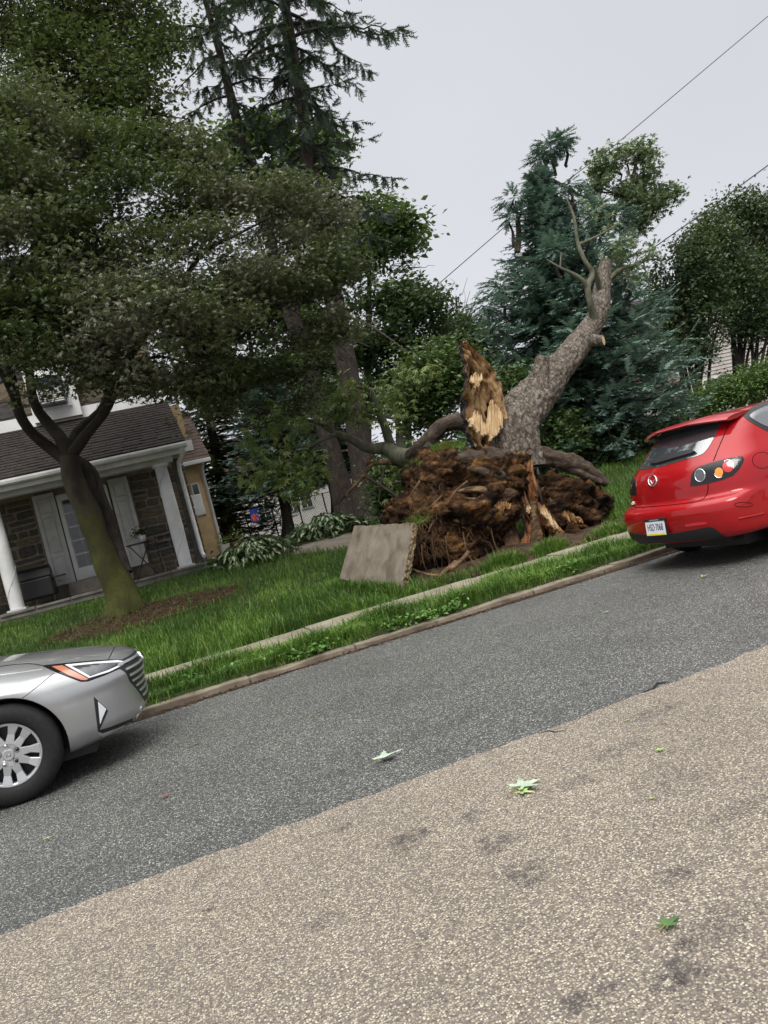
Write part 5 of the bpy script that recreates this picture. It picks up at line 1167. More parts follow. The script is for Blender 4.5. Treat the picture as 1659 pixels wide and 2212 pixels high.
def wheel(parent, c, out, Rt, w, Rr, spokes=10, cover=True):
    """out = -1 when the outer face looks towards the camera side of the street"""
    Mx = Matrix.Translation(c) @ Matrix.Rotation(PI/2*(-out), 4, 'X')
    t = empty('wheel', tuple(c)); t.parent = parent; t.matrix_parent_inverse = PINV[parent.name]
    prof = [(Rr*.96, -w*.5), (Rr+.03, -w*.52), (Rt-.03, -w*.48), (Rt-.008, -w*.36), (Rt, -w*.2), (Rt, w*.2), (Rt-.008, w*.36), (Rt-.03, w*.48), (Rr+.05, w*.53), (Rr+.015, w*.50), (Rr*.97, w*.44), (Rr*.96, w*.1)]
    lathe(MB(), prof, 64, Mx).build('tyre', MT['tyre'], t, smooth=True)
    mb = MB(); lathe(mb, [(0, w*.06), (Rr*.97, w*.06)], 40, Mx); lathe(mb, [(0, w*.06), (Rr*.5, w*.10), (Rr*.5, w*.06)], 30, Mx); mb.build('brake', MT['trim_black'], t)
    mb = MB(); z0 = w*.34; lathe(mb, [(Rr*.86, z0-.01), (Rr*.88, z0+.012), (Rr*.95, z0+.016), (Rr*.985, z0+.008), (Rr*.985, z0-.03), (Rr*.86, z0-.03)], 64, Mx)
    lathe(mb, [(0, z0+.008), (Rr*.16, z0+.010), (Rr*.17, z0+.002), (Rr*.36, z0+.004), (Rr*.40, z0-.012), (Rr*.40, z0-.03)], 40, Mx)
    for k in range(spokes):
        a0 = 2*PI*k/spokes; tw = .10 if k % 2 else -.10
        pr = []
        for r_, hw, dz in ((Rr*.34, .13*Rr, .002), (Rr*.62, .10*Rr, -.002), (Rr*.90, .155*Rr, .010)):
            a = a0+tw*(r_/Rr-.34)*1.3
            for s in (-1, 1):
                for z in (z0-.025, z0+dz+.006):
                    q = Vector((r_*math.cos(a)-s*hw*math.sin(a), r_*math.sin(a)+s*hw*math.cos(a), z)); pr.append(tuple(Mx @ q))
        F = []
        for i in (0, 4): F += [(i, i+4, i+5, i+1), (i+2, i+3, i+7, i+6), (i+1, i+5, i+7, i+3), (i, i+2, i+6, i+4)]
        mb.add(pr, F)
    rm = mb.build('rim', MT['rim'], t); bevel(rm, .004, 2)
    for k in range(5):
        a = 2*PI*k/5+.35; M2 = Mx @ Matrix.Translation((Rr*.29*math.cos(a), Rr*.29*math.sin(a), z0+.001))
        lathe(MB(), [(0, .016), (.009, .015), (.013, .008), (.014, 0), (.021, .002), (.023, .004), (.023, -.01)], 14, M2).build('lug_nut', MT['chrome'] if k % 2 else MT['lamp_dark'], t, smooth=True)
    return t, Mx, z0

# --- silver sedan
hub = atz(17, 1633, .355); SS = 1.12; X0s = hub.x-(4.62-.87)*SS; Ys = hub.y+.90
fs = lambda p: Vector((X0s+p[0]*SS, Ys+p[1], p[2]*SS))
SV = empty('silver_sedan', (X0s+2.3*SS, Ys, 0)); tag(SV, 'silver sedan parked at the kerb with only its front end in view', 'car')
lev = [(.17, .25, 4.36, .70, .4, .6, 2.4), (.205, .12, 4.50, .80, .45, .62, 2.5), (.25, .05, 4.565, .855, .45, .68, 2.5), (.32, .01, 4.60, .885, .45, .72, 2.5), (.42, .0, 4.60, .895, .5, .74, 2.5), (.50, .0, 4.605, .90, .5, .76, 2.45), (.565, .01, 4.62, .90, .5, .78, 2.4), (.62, .02, 4.605, .898, .5, .82, 2.35), (.67, .04, 4.57, .892, .5, .86, 2.3),
       (.71, .06, 4.50, .885, .5, .95, 2.3), (.745, .08, 4.38, .876, .5, 1.05, 2.3), (.785, .10, 4.20, .866, .5, 1.15, 2.3), (.825, .12, 3.97, .855, .5, 1.2, 2.3), (.865, .13, 3.72, .845, .45, 1.2, 2.3), (.905, .15, 3.45, .835, .45, 1.1, 2.3), (.94, .18, 3.22, .82, .45, 1.0, 2.4), (1.0, .50, 3.02, .79, .45, .95, 2.5), (1.12, .85, 2.78, .735, .45, .9, 2.5), (1.25, 1.15, 2.5, .67, .4, .8, 2.5), (1.36, 1.45, 2.2, .595, .35, .6, 2.5), (1.41, 1.62, 2.02, .50, .3, .4, 2.5), (1.435, 1.74, 1.92, .3, .1, .1, 2.4)]
so_b, sb = carbody(lev, fs, (3.75, 1.05), .317, .355, MT['silver_paint'], SV)
c7 = lambda x_, y_: (.26455*x_, 1316.6+.26455*y_)
P7 = lambda l: [c7(*q) for q in l]
mS = lambda v_: Vector((v_.x, 2*Ys-v_.y, v_.z))
hl = patch('headlight', P7([(345, 460), (480, 446), (600, 434), (760, 420), (870, 413), (985, 413), (1040, 428), (1000, 468), (930, 500), (860, 530), (720, 580), (660, 583), (560, 548), (450, 505)]), eye, sb, MT['lamp_dark'], SV, .002, .01, 4, 0, mirror=mS)
patch('reflector', P7([(560, 470), (700, 455), (880, 440), (965, 436), (890, 490), (740, 545), (690, 540)]), eye, sb, MT['lamp_clear'], hl, .0045, .004, 4, 1)
patch('turn_signal', P7([(425, 468), (510, 460), (720, 568), (700, 580), (660, 576), (560, 540)]), eye, sb, MT['lamp_orange'], hl, .005, .004, 4, 0)
patch('light_strip', P7([(530, 455), (780, 432), (960, 418), (1025, 430), (960, 436), (780, 446), (580, 466), (735, 550), (880, 498), (1000, 445), (1010, 452), (890, 512), (725, 562)]), eye, sb, MT['lamp_white'], hl, .0065, .004, 3, 0)
linecast('lamp_edge', P7([(345, 460), (480, 446), (600, 434), (760, 420), (870, 412), (985, 412), (1045, 428), (1000, 470), (860, 533), (720, 584), (660, 587), (560, 550), (450, 507), (345, 460)]), eye, sb, MT['gap'], SV, .004)
linecast('panel_gap', P7([(-60, 474), (0, 467), (120, 450), (230, 443), (300, 450), (345, 460)]), eye, sb, MT['gap'], SV, .0045)
linecast('panel_gap', P7([(885, 405), (910, 360), (935, 310)]), eye, sb, MT['gap'], SV, .004)
linecast('panel_gap', P7([(440, 518), (330, 610), (230, 690), (180, 725)]), eye, sb, MT['gap'], SV, .0025)
linecast('crease', P7([(-40, 540), (150, 515), (345, 487)]), eye, sb, MT['silver_paint'], SV, .004)
fog = patch('fog_recess', P7([(765, 712), (800, 745), (868, 805), (880, 830), (812, 985), (900, 960), (1000, 920), (1085, 888), (1078, 912), (960, 965), (835, 1010), (800, 995), (782, 860)]), eye, sb, MT['trim_black'], SV, .003, .01, 4, 0, mirror=mS)
patch('fog_lamp', P7([(798, 752), (835, 785), (864, 812), (835, 880), (815, 935)]), eye, sb, MT['lamp_white'], fog, .007, .006, 3, 0)
patch('bumper_trim', P7([(800, 1000), (835, 1018), (960, 975), (1085, 920), (1130, 850), (1150, 790), (1162, 800), (1140, 870), (1095, 938), (970, 992), (835, 1036), (808, 1022)]), eye, sb, MT['rim'], SV, .006, .012, 3, 0)
front = lambda y_, z_: (Vector((X0s+6.5, Ys+y_, z_*SS)), Vector((-1, 0, 0)))
gr_ = patch('grille', [(-.58, .655), (.58, .655), (.50, .50), (.30, .31), (-.30, .31), (-.50, .50)], front, sb, MT['trim_black'], SV, .004, .012, .035, 0)
for k in range(7):
    z = .355+k*.045; hwd = np.interp(z, [.31, .5, .655], [.29, .49, .57])-.012
    patch('grille_slat', [(-hwd, z), (hwd, z), (hwd, z+.014), (-hwd, z+.014)], front, sb, MT['rim'], gr_, .014, .012, .03, 0)
# emblem on the nose: an oval ring with a slanted H
linecast('emblem', [(.085*math.cos(a), .605+.042*math.sin(a)) for a in np.linspace(0, 2*PI, 22)], front, sb, MT['chrome'], gr_, .006, .014)
for pl in ([(-.05, .58), (-.02, .632)], [(.02, .578), (.05, .63)], [(-.035, .603), (.035, .607)]): linecast('emblem_bar', [pl[0], ((pl[0][0]+pl[1][0])/2, (pl[0][1]+pl[1][1])/2), pl[1]], front, sb, MT['chrome'], gr_, .006, .016)
sideR = lambda x_, z_: (Vector((X0s+x_*SS, Ys-4, z_*SS)), Vector((0, 1, 0)))
patch('side_window', [(.95, 1.03), (1.25, 1.22), (1.45, 1.31), (2.1, 1.31), (2.55, 1.12), (2.85, .99)], sideR, sb, MT['glass_dark'], SV, .004, .01, .06, 1, mirror=mS)
topc = lambda x_, y_: (Vector((X0s+x_*SS, Ys+y_, 4)), Vector((0, 0, -1)))
patch('windshield', [(2.15, -.52), (2.95, -.62), (3.12, -.3), (3.15, 0), (3.12, .3), (2.95, .62), (2.15, .52)], topc, sb, MT['glass_dark'], SV, .004, .01, .08, 1)
patch('rear_window', [(1.5, -.5), (1.0, -.58), (.72, -.55), (.72, .55), (1.0, .58), (1.5, .5)], topc, sb, MT['glass_dark'], SV, .004, .01, .08, 1)
rearS = lambda y_, z_: (Vector((X0s-2, Ys+y_, z_*SS)), Vector((1, 0, 0)))
patch('tail_lamp', [(.45, .70), (.86, .72), (.86, .86), (.5, .84)], rearS, sb, MT['lamp_red'], SV, .004, .01, .05, 1, mirror=mS)
for xd in (1.35, 2.25, 3.1): linecast('panel_gap', [(xd, z) for z in np.linspace(.3, .93, 8)], sideR, sb, MT['gap'], SV, .003, mirror=mS)
for xw in (3.75, 1.05):
    for sd_, yy in ((-1, -.80), (1, .80)):
        t_, Mx, z0 = wheel(SV, fs((xw, yy, .317)), sd_, .317*SS, .215, .205*SS)
        if xw == 3.75 and sd_ == -1:
            for a_, b_ in (((-.016, -.012), (-.008, .012)), ((.008, -.012), (.016, .012)), ((-.012, -.001), (.012, .001))):
                tube(MB(), [Mx @ Vector((a_[0], a_[1], z0+.012)), Mx @ Vector((b_[0], b_[1], z0+.012))], .0028, 5).build('emblem', MT['chrome'], t_)
obox('underbody_light_block', MT['trim_black'], SV, X0s+.4, X0s+4.4*SS-.2, Ys-.6, Ys+.6, .14, .24)  # dark box added beneath the car to block light from below

# --- red hatchback
X0r, Ycr, TH = 4.88, 6.75, rad(1.4)
fr_ = lambda p: Vector((X0r+p[0]*math.cos(TH)-p[1]*math.sin(TH), Ycr+p[0]*math.sin(TH)+p[1]*math.cos(TH), p[2]))
RD = empty('red_hatchback', (X0r+2.2, Ycr, 0)); tag(RD, 'shiny red hatchback parked at the kerb, seen from behind', 'car')
lev = [(.262, .34, 4.2, .66, .3, .5, 2.4), (.270, .20, 4.3, .76, .38, .55, 2.5), (.288, .10, 4.38, .83, .42, .6, 2.6), (.34, .045, 4.43, .865, .45, .65, 2.6), (.45, .01, 4.46, .876, .47, .7, 2.6), (.56, .0, 4.48, .878, .48, .72, 2.6), (.625, .012, 4.47, .878, .5, .75, 2.6), (.665, .05, 4.46, .877, .52, .75, 2.6), (.69, .10, 4.44, .876, .54, .76, 2.6), (.72, .125, 4.40, .875, .55, .8, 2.6), (.80, .135, 4.25, .872, .56, .9, 2.6), (.88, .15, 4.0, .865, .57, 1.0, 2.6), (.95, .175, 3.6, .852, .58, 1.1, 2.6), (1.0, .205, 3.25, .836, .58, 1.0, 2.6), (1.05, .25, 3.05, .812, .58, .9, 2.6),
       (1.12, .32, 2.88, .775, .55, .85, 2.6), (1.2, .405, 2.70, .735, .5, .8, 2.6), (1.28, .495, 2.50, .692, .45, .7, 2.6), (1.35, .58, 2.28, .65, .42, .6, 2.6), (1.40, .66, 2.10, .60, .40, .5, 2.5), (1.43, .76, 1.95, .54, .38, .45, 2.5), (1.452, .95, 1.75, .42, .3, .3, 2.4), (1.463, 1.2, 1.5, .22, .1, .1, 2.2)]
rb_o, rb = carbody(lev, fr_, (.98, 3.62), .315, .36, MT['red_paint'], RD)
c6 = lambda x_, y_: (1275+.23148*x_, 768+.23148*y_)
P6 = lambda l: [c6(*q) for q in l]
def mR(v_):
    d = v_-Vector((X0r, Ycr, 0)); s, c = math.sin(TH), math.cos(TH); x_ = d.x*c+d.y*s; y_ = -(-d.x*s+d.y*c); return fr_((x_, y_, v_.z))
rearR = lambda y_, z_: (fr_((-1.5, y_, z_)), (fr_((0, 0, 0))-fr_((-1, 0, 0))).normalized())
sideRr = lambda x_, z_: (fr_((x_, -4, z_)), (fr_((0, 0, 0))-fr_((0, -1, 0))).normalized())
patch('rear_window', P6([(545, 745), (720, 690), (950, 635), (1130, 605), (1232, 600), (1195, 690), (1140, 800), (1090, 880), (1045, 925), (900, 968), (650, 1040), (480, 1070), (385, 1070), (420, 970), (480, 850)]), eye, rb, MT['glass_dark'], RD, .004, .01, 5, 1)
tl = patch('tail_lamp', P6([(935, 1218), (945, 1130), (960, 1090), (1000, 1045), (1060, 1025), (1140, 1000), (1290, 960), (1390, 943), (1425, 945), (1436, 962), (1420, 1010), (1390, 1062), (1330, 1120), (1230, 1160), (1100, 1192), (1000, 1212)]), eye, rb, MT['lamp_dark'], RD, .006, .014, 4, 0, mirror=mR)
def circ(x_, y_, rx, ry, n=20, a0=0, a1=2*PI): return [(x_+rx*math.cos(a), y_+ry*math.sin(a)) for a in np.linspace(a0, a1, n, endpoint=a1-a0 < 6)]
patch('reverse_lamp', P6(circ(1028, 1120, 40, 50)), eye, rb, MT['lamp_clear'], tl, .010, .006, 2.5, 0)
linecast('lamp_ring', P6(circ(1028, 1120, 47, 57, 24)), eye, rb, MT['chrome'], tl, .006, .009, True)
patch('amber_lamp', P6(circ(1203, 1092, 38, 44)), eye, rb, MT['lamp_amber'], tl, .010, .006, 2.5, 0)
patch('red_lamp', P6(circ(1285, 1040, 50, 52)), eye, rb, MT['lamp_red'], tl, .011, .006, 2.5, 0)
linecast('lamp_ring', P6(circ(1285, 1040, 55, 60, 14, -2.2, .3)), eye, rb, MT['chrome'], tl, .006, .009)
linecast('lamp_ring', P6(circ(1203, 1092, 44, 50, 14, .8, 2.9)), eye, rb, MT['chrome'], tl, .005, .009)
# badge: a ring with a spread-wing mark
linecast('emblem_ring', P6(circ(585, 1170, 38, 50, 28)), eye, rb, MT['chrome'], RD, .008, .006, True, 6)
linecast('emblem_wing', P6([(551, 1162), (566, 1168), (578, 1185), (586, 1200), (594, 1182), (605, 1160), (619, 1148)]), eye, rb, MT['chrome'], RD, .006, .006)
# shut lines
for l in ([(1356, 470), (1335, 535), (1310, 600), (1280, 670), (1240, 765), (1190, 880), (1150, 985)], [(1100, 1196), (1100, 1240), (1092, 1290), (1065, 1330), (1020, 1358), (960, 1370), (820, 1388), (640, 1406), (500, 1416), (425, 1418), (395, 1395), (375, 1340)],):
    linecast('panel_gap', P6(l), eye, rb, MT['gap'], RD, .0045)
linecast('panel_gap', P6(circ(1603, 977, 90, 76, 30)), eye, rb, MT['gap'], RD, .003, close=True)
linecast('panel_gap', P6(circ(1430, 1392, 85, 22, 22)), eye, rb, MT['gap'], RD, .003, close=True)
linecast('crease', P6([(1385, 1522), (1480, 1503), (1560, 1488), (1620, 1472)]), eye, rb, MT['red_paint'], RD, .010)
patch('bumper_valance', P6([(372, 1652), (440, 1662), (520, 1672), (720, 1668), (900, 1640), (1105, 1597), (1150, 1605), (1200, 1645), (1270, 1692), (1150, 1704), (900, 1722), (700, 1736), (560, 1748), (440, 1752), (395, 1720)]), eye, rb, MT['trim_black'], RD, .010, .02, 5, 0)
patch('reflector', P6([(885, 1577), (980, 1562), (1080, 1553), (1090, 1572), (1000, 1585), (892, 1600)]), eye, rb, MT['lamp_red'], RD, .005, .008, 3, 0)
patch('plate_recess', P6([(405, 1545), (600, 1535), (795, 1512), (800, 1545), (730, 1560), (515, 1575), (405, 1570)]), eye, rb, MT['gap'], RD, -.004, -.002, 4, 0) if False else None
# rear wiper
wp = patch('wiper', P6([(575, 1000), (620, 972), (700, 945), (820, 915), (950, 893), (990, 905), (960, 922), (860, 950), (740, 985), (640, 1015), (585, 1018)]), eye, rb, MT['trim_black'], RD, .03, .028, 4, 0)
# roof spoiler
V = []; ns_ = 25
for i in range(ns_):
    y_ = -.64+1.28*i/(ns_-1); c = 1-(y_/.66)**2; zr = 1.405+.052*min(1, c*1.2); xr = .44+.16*(abs(y_)/.64)**2.5
    V += [tuple(fr_(p)) for p in ((1.0, y_*.9, zr+.004), (.72, y_, zr+.004), (xr+.03, y_*1.0, zr-.016), (xr, y_, zr-.034), (xr+.02, y_, zr-.050), (.74, y_*.98, zr-.045))]
F = [(i*6+k, i*6+(k+1) % 6, (i+1)*6+(k+1) % 6, (i+1)*6+k) for i in range(ns_-1) for k in range(6)]
F += [tuple(range(6))[::-1], tuple(range((ns_-1)*6, ns_*6))]
sp_ = MB().add(V, F).build('spoiler', MT['red_paint'], RD, smooth=True); es = sp_.modifiers.new('e', 'EDGE_SPLIT'); es.split_angle = rad(40)
V = [tuple(fr_((xr_, y_, z_))) for y_ in np.linspace(-.60, .60, 15) for xr_, z_ in ((.53+.1*(abs(y_)/.6)**2, 1.352+.05*(1-(y_/.66)**2)), (.60+.1*(abs(y_)/.6)**2, 1.362+.05*(1-(y_/.66)**2)), (.60+.1*(abs(y_)/.6)**2, 1.332+.04*(1-(y_/.66)**2)))]
MB().add(V, [(i*3+k, i*3+(k+1) % 3, (i+1)*3+(k+1) % 3, (i+1)*3+k) for i in range(14) for k in range(3)]).build('spoiler_shade_strip', MT['trim_black'], sp_)  # black strip standing in for the shade below the spoiler
# number plate
h = rb.ray_cast(*rearR(0, .476)); pxo = (h[0]-Vector((X0r, Ycr, 0))).length if h[0] else 0
Mp = Matrix.Translation(fr_((-.022, 0, .478))) @ Matrix.Rotation(TH, 4, 'Z') @ Matrix.Rotation(-PI/2, 4, 'Z') @ Matrix.Rotation(rad(84), 4, 'X')
def pbox(name, mat, par, x0, x1, y0, y1, z0, z1, bev=.002):
    o_ = box(MB(), x0, x1, y0, y1, z0, z1).build(name, mat, None); o_.data.transform(Mp); o_.parent = par
    o_.matrix_parent_inverse = PINV.get(par.name, Matrix.Identity(4)); bevel(o_, bev); return o_
pl_ = pbox('number_plate', MT['plate_white'], RD, -.152, .152, -.076, .076, 0, .004, .003)
pbox('plate_frame', MT['trim_black'], pl_, -.165, .165, .070, .098, -.03, .008); pbox('plate_stripe', MT['plate_yellow'], pl_, -.145, .145, -.074, -.056, .0035, .0052, .0005)
pbox('frame_text', MT['rim'], pl_, -.075, .075, .078, .088, .0075, .0092, .0005)
pbox('plate_backing', MT['trim_black'], pl_, -.158, .158, -.082, .082, -.03, -.001)
text('plate_number', 'HSD·7068', .098, Mp @ Matrix.Translation((0, .006, .005)), MT['plate_blue'], pl_, .001, .60)
# small model badge low on the left of the tailgate
hb = rb.ray_cast(*rearR(.60, .735))
if hb[0]:
    nb = -hb[1] if hb[1].dot(Vector((-1, 0, 0))) < 0 else hb[1]; rx = Vector((0, 0, 1)).cross(nb).normalized(); up_ = nb.cross(rx)
    Mb = Matrix((rx, up_, nb)).transposed().to_4x4(); Mb.translation = hb[0]+nb*.003
    text('badge', 'mazda3', .062, Mb, MT['chrome'], RD, .003)
patch('quarter_window', P6([(1415, 560), (1485, 495), (1590, 445), (1700, 402), (1860, 345), (1830, 700), (1740, 718), (1659, 712), (1560, 660), (1480, 612)]), eye, rb, MT['trim_black'], RD, .003, .01, 4, 1, mirror=mR)
patch('quarter_pane', P6([(1478, 568), (1520, 530), (1600, 490), (1700, 452), (1800, 415), (1790, 660), (1659, 672), (1560, 625)]), eye, rb, MT['glass_dark'], RD, .007, .006, 4, 1, mirror=mR)
patch('side_window', [(1.42, 1.06), (1.45, 1.00), (2.35, .985), (2.95, .99), (2.55, 1.23), (2.2, 1.34), (1.5, 1.37)], sideRr, rb, MT['trim_black'], RD, .003, .01, .05, 1, mirror=mR)
for q in ([(1.5, 1.035), (2.15, 1.02), (2.15, 1.34), (1.5, 1.34)], [(2.23, 1.02), (2.78, 1.01), (2.5, 1.2), (2.23, 1.29)]):
    patch('window_pane', q, sideRr, rb, MT['glass_dark'], RD, .007, .006, .05, 1, mirror=mR)
topr = lambda x_, y_: (fr_((x_, y_, 4)), Vector((0, 0, -1)))
patch('windshield', [(2.2, -.5), (2.85, -.6), (3.05, -.3), (3.08, 0), (3.05, .3), (2.85, .6), (2.2, .5)], topr, rb, MT['glass_dark'], RD, .004, .01, .08, 1)
for xd in (1.46, 2.2, 3.2): linecast('panel_gap', [(xd, z) for z in np.linspace(.3, .98, 8)], sideRr, rb, MT['gap'], RD, .003, mirror=mR)
frr = lambda y_, z_: (fr_((6, y_, z_)), Vector((-1, 0, 0)))
patch('headlight', [(.45, .68), (.85, .70), (.85, .82), (.55, .78)], frr, rb, MT['lamp_clear'], RD, .004, .01, .05, 1, mirror=mR)
for xw in (.98, 3.62):
    for sd_, yy in ((-1, -.775), (1, .775)): wheel(RD, fr_((xw, yy, .317)), sd_, .317, .205, .205, 10)
mb = MB(); hexa(mb, [fr_(p) for p in ((.5, -.6, .15), (4.0, -.6, .15), (4.0, .6, .15), (.5, .6, .15), (.5, -.6, .26), (4.0, -.6, .26), (4.0, .6, .26), (.5, .6, .26))]); mb.build('underbody_light_block', MT['trim_black'], RD)  # added box that keeps light from coming through underneath
tube(MB(), [fr_((.40, -.5, .235)), fr_((.7, -.5, .25))], .03, 12).build('exhaust', MT['trim_black'], RD, smooth=True)

# ------------------------------------------------------------------ hostas
def hosta_leaf(seed):
    r = np.random.default_rng(seed); V = []; n = 6
    for i in range(n+1):
        t = i/n; w = .34*math.sin(PI*min(1, t*.94+.03))**.8*(1-.25*t)
        z = .35*t-.75*t*t+r.normal()*.01
        V += [(t, w, z+.05), (t, w*.5, z), (t, 0, z-.045), (t, -w*.5, z), (t, -w, z+.05)]
    F = [(i*5+k, i*5+k+1, (i+1)*5+k+1, (i+1)*5+k) for i in range(n) for k in range(4)]
    T = np.array([0, .55, .9, .55, 0]*(n+1))
    return V, F, T
MT['hosta'] = leafmat('hosta', [(0, (.03, .06, .022)), (.5, (.045, .085, .03)), (.66, (.10, .15, .06)), (.86, (.42, .45, .26))], .4, .15, .45)
hm = []
for k in range(4):
    V, F, T = hosta_leaf(k); o = MB().add(V, np.array(F)[:, ::-1], T).build('leaf', MT['hosta'], smooth=True); hm.append(o.data); bpy.data.objects.remove(o)
def hosta(lab, cx, cyy, rx, ry, h, n):
    z0 = gzn(cx, cyy); T = empty('hosta_plant', (cx, cyy, z0)); tag(T, lab, 'plant', 'hosta clumps by the path')
    for i in range(n):
        a = rng.uniform(0, 2*PI); r = rng.random()**.5; X = cx+rx*r*math.cos(a); Y = cyy+ry*r*math.sin(a)
        o = link('leaf', hm[i % 4], T); hh = h*(1-.75*r*r)*rng.uniform(.75, 1.1)
        o.location = (X, Y, gzn(X, Y)+hh); s = rng.uniform(.13, .20)
        o.scale = (s, s, s); o.rotation_euler = (rng.normal()*.25, rng.uniform(.0, .6), math.atan2(math.sin(a)*ry, math.cos(a)*rx)+rng.normal()*.6)
    mb = MB(); c = np.stack([cx+rng.normal(size=60)*rx*.5, cyy+rng.normal(size=60)*ry*.5, np.full(60, z0+h*.3)], 1); leaves(mb, c, 6, (.1, .1, h*.2), .16, KITE, .7); mb.build('inner_foliage', MT['deep_leaf'], T)
hosta('broad clump of white-centred hostas nearer the porch column', 1.86, 15.2, .80, .50, .46, 295)
hosta('smaller clump of white-centred hostas beside the upturned slab', 3.55, 15.9, .85, .50, .48, 295)

# ------------------------------------------------------------------ grass
def pinslab(X, Y): return (X > 2.75) & (X < 3.6) & (Y > 10.1) & (Y < 11.5) & (Y-10.1 > (3.5-X)*1.2) & (Y-10.1 < (3.75-X)*1.6)
def lawnmask(X, Y):
    m = np.ones(len(X), bool)
    m &= ~((((X-5.25)/1.85)**2+((Y-10.5)/.62)**2) < 1) & ~(((((X+.3)/1.5)**2+((Y-13.1)/.68)**2) < 1) & (rng.random(len(X)) < .9))
    m &= ~((X > 3.45) & (X < 7) & (Y > 10.05) & (Y < 11.7)); m &= ~pinslab(X, Y)
    m &= ~((np.abs(X-.0) < 8) & (X < 1.15) & (Y > 15.3))
    px_ = [2.3, 3.4, 4.4, 4.6, 3.6, 2.9]; 
    m &= ~((Y > 13.6) & (X > 2.3) & (X < 4.6) & (Y > 14.9-(X-2.3)*.72) & (Y < 15.3+.1*(4.6-X)))
    m &= ~((((X+.62)/.42)**2+((Y-13.75)/.42)**2) < 1)
    return m
def grass(name, lab, X, Y, h, wd, tmin=.1, tmax=.8, bend=1.0, mat='grass', lift=0, parent=None):
    n = len(X); Z = np.array([gzn(a, b_) for a, b_ in zip(X, Y)])+lift
    an = rng.uniform(0, 2*PI, n); hh = h*rng.uniform(.5, 1.25, n); bd = bend*rng.uniform(.3, 1.5, n)
    ca, sa = np.cos(an), np.sin(an); tv, tf = BLADE
    V = np.empty((n, 5, 3)); wv = wd*rng.uniform(.7, 1.4, n)
    for k, (bx, w, z) in enumerate(((0, -1, 0), (0, 1, 0), (.12, -.8, .55), (.12, .8, .55), (.48, 0, .95))):
        V[:, k, 0] = X+ca*bx*hh*bd-sa*w*wv; V[:, k, 1] = Y+sa*bx*hh*bd+ca*w*wv; V[:, k, 2] = Z+hh*z*(1-.12*bd*(k == 4))-.01
    cl = np.array([noise.noise(Vector((a*.9, b_*.9, 7)))*.5+noise.noise(Vector((a*3, b_*3, 3)))*.25 for a, b_ in zip(X, Y)])
    t = np.clip(.42+cl+rng.normal(size=n)*.17, tmin, tmax)
    t = np.where(rng.random(n) < .03, 1, t)
    F = (tf[None]+(np.arange(n)*5)[:, None, None]).reshape(-1, 3)
    o_ = MB().add(V.reshape(-1, 3), F, np.repeat(t, 5)).build(name, MT[mat], parent)
    return tag(o_, lab, None if parent else 'grass', kind='stuff')
n = 70000; X = rng.uniform(-3.5, 8.5, n); Y = 9.9+(rng.random(n)**1.35)*6.2
m_ = lawnmask(X, Y); X, Y = X[m_], Y[m_]
hh = np.where(Y < 11.6, .20, .13)*np.array([1+.5*noise.noise(Vector((a*1.2, b_*1.2, 1))) for a, b_ in zip(X, Y)])
grass('lawn_grass', 'long wet green grass of the front lawn', X, Y, hh, .0045)
n = 34000; X = rng.uniform(-3, 8.5, n); Y = 8.0+rng.random(n)*.88+.06*rng.normal(size=n)
hh = .17*np.array([1+1.0*noise.noise(Vector((a*1.5, b_*2, 4))) for a, b_ in zip(X, Y)])*np.where(Y > 8.75, .8, 1); k_ = (Y > 7.985)&(Y < 9.10); 
bare = np.array([noise.noise(Vector((a*1.1, b_*2.5, 21))) for a, b_ in zip(X, Y)]); k_ &= ~((bare > .28) & (Y < 8.35))
grass('verge_grass', 'rough grass strip between kerb and sidewalk', X[k_], Y[k_], np.maximum(hh[k_], .06), .0048, bend=1.5)
n = 30000; X = rng.uniform(6.8, 16, n); Y = rng.uniform(9.9, 18, n); grass('side_grass', 'green grass beside the red car and under the blue spruce', X, Y, .14*np.ones(n), .006, .3, .95)
# tufts at the root plate
def tuft(lab, cx, cyy, rx, ry, n, h, tmin=.2, z=None):
    a = rng.uniform(0, 2*PI, n); r = rng.random(n)**.5
    X = cx+rx*r*np.cos(a); Y = cyy+ry*r*np.sin(a)
    return grass('grass_tuft', lab, X, Y, np.full(n, h)*(1.2-.5*r), .006, tmin, .9, 1.2, lift=.0)
tuft('round tuft of long grass at the sidewalk edge under the root plate', *at(1085, 1203, 9.98)[:2], .36, .12, 900, .26)
tuft('second tuft of long grass nearer the red car at the sidewalk edge', *at(1185, 1180, 10.0)[:2], .30, .14, 700, .26)
tuft('grass tuft beside the bumper of the red car by the sidewalk', *at(1310, 1140, 10.0)[:2], .3, .14, 500, .22)
nn_ = -nrm
Xs, Ys_ = [], []
for k in range(1500):
    p = A_.lerp(D_, rng.uniform(-.05, 1.1))+nn_*rng.uniform(.02, .28); Xs.append(p.x); Ys_.append(p.y)
grass('slab_grass', 'long grass growing against the foot of the upturned slab', np.array(Xs), np.array(Ys_), np.full(1500, .24), .005, .2, .9, 1.1)
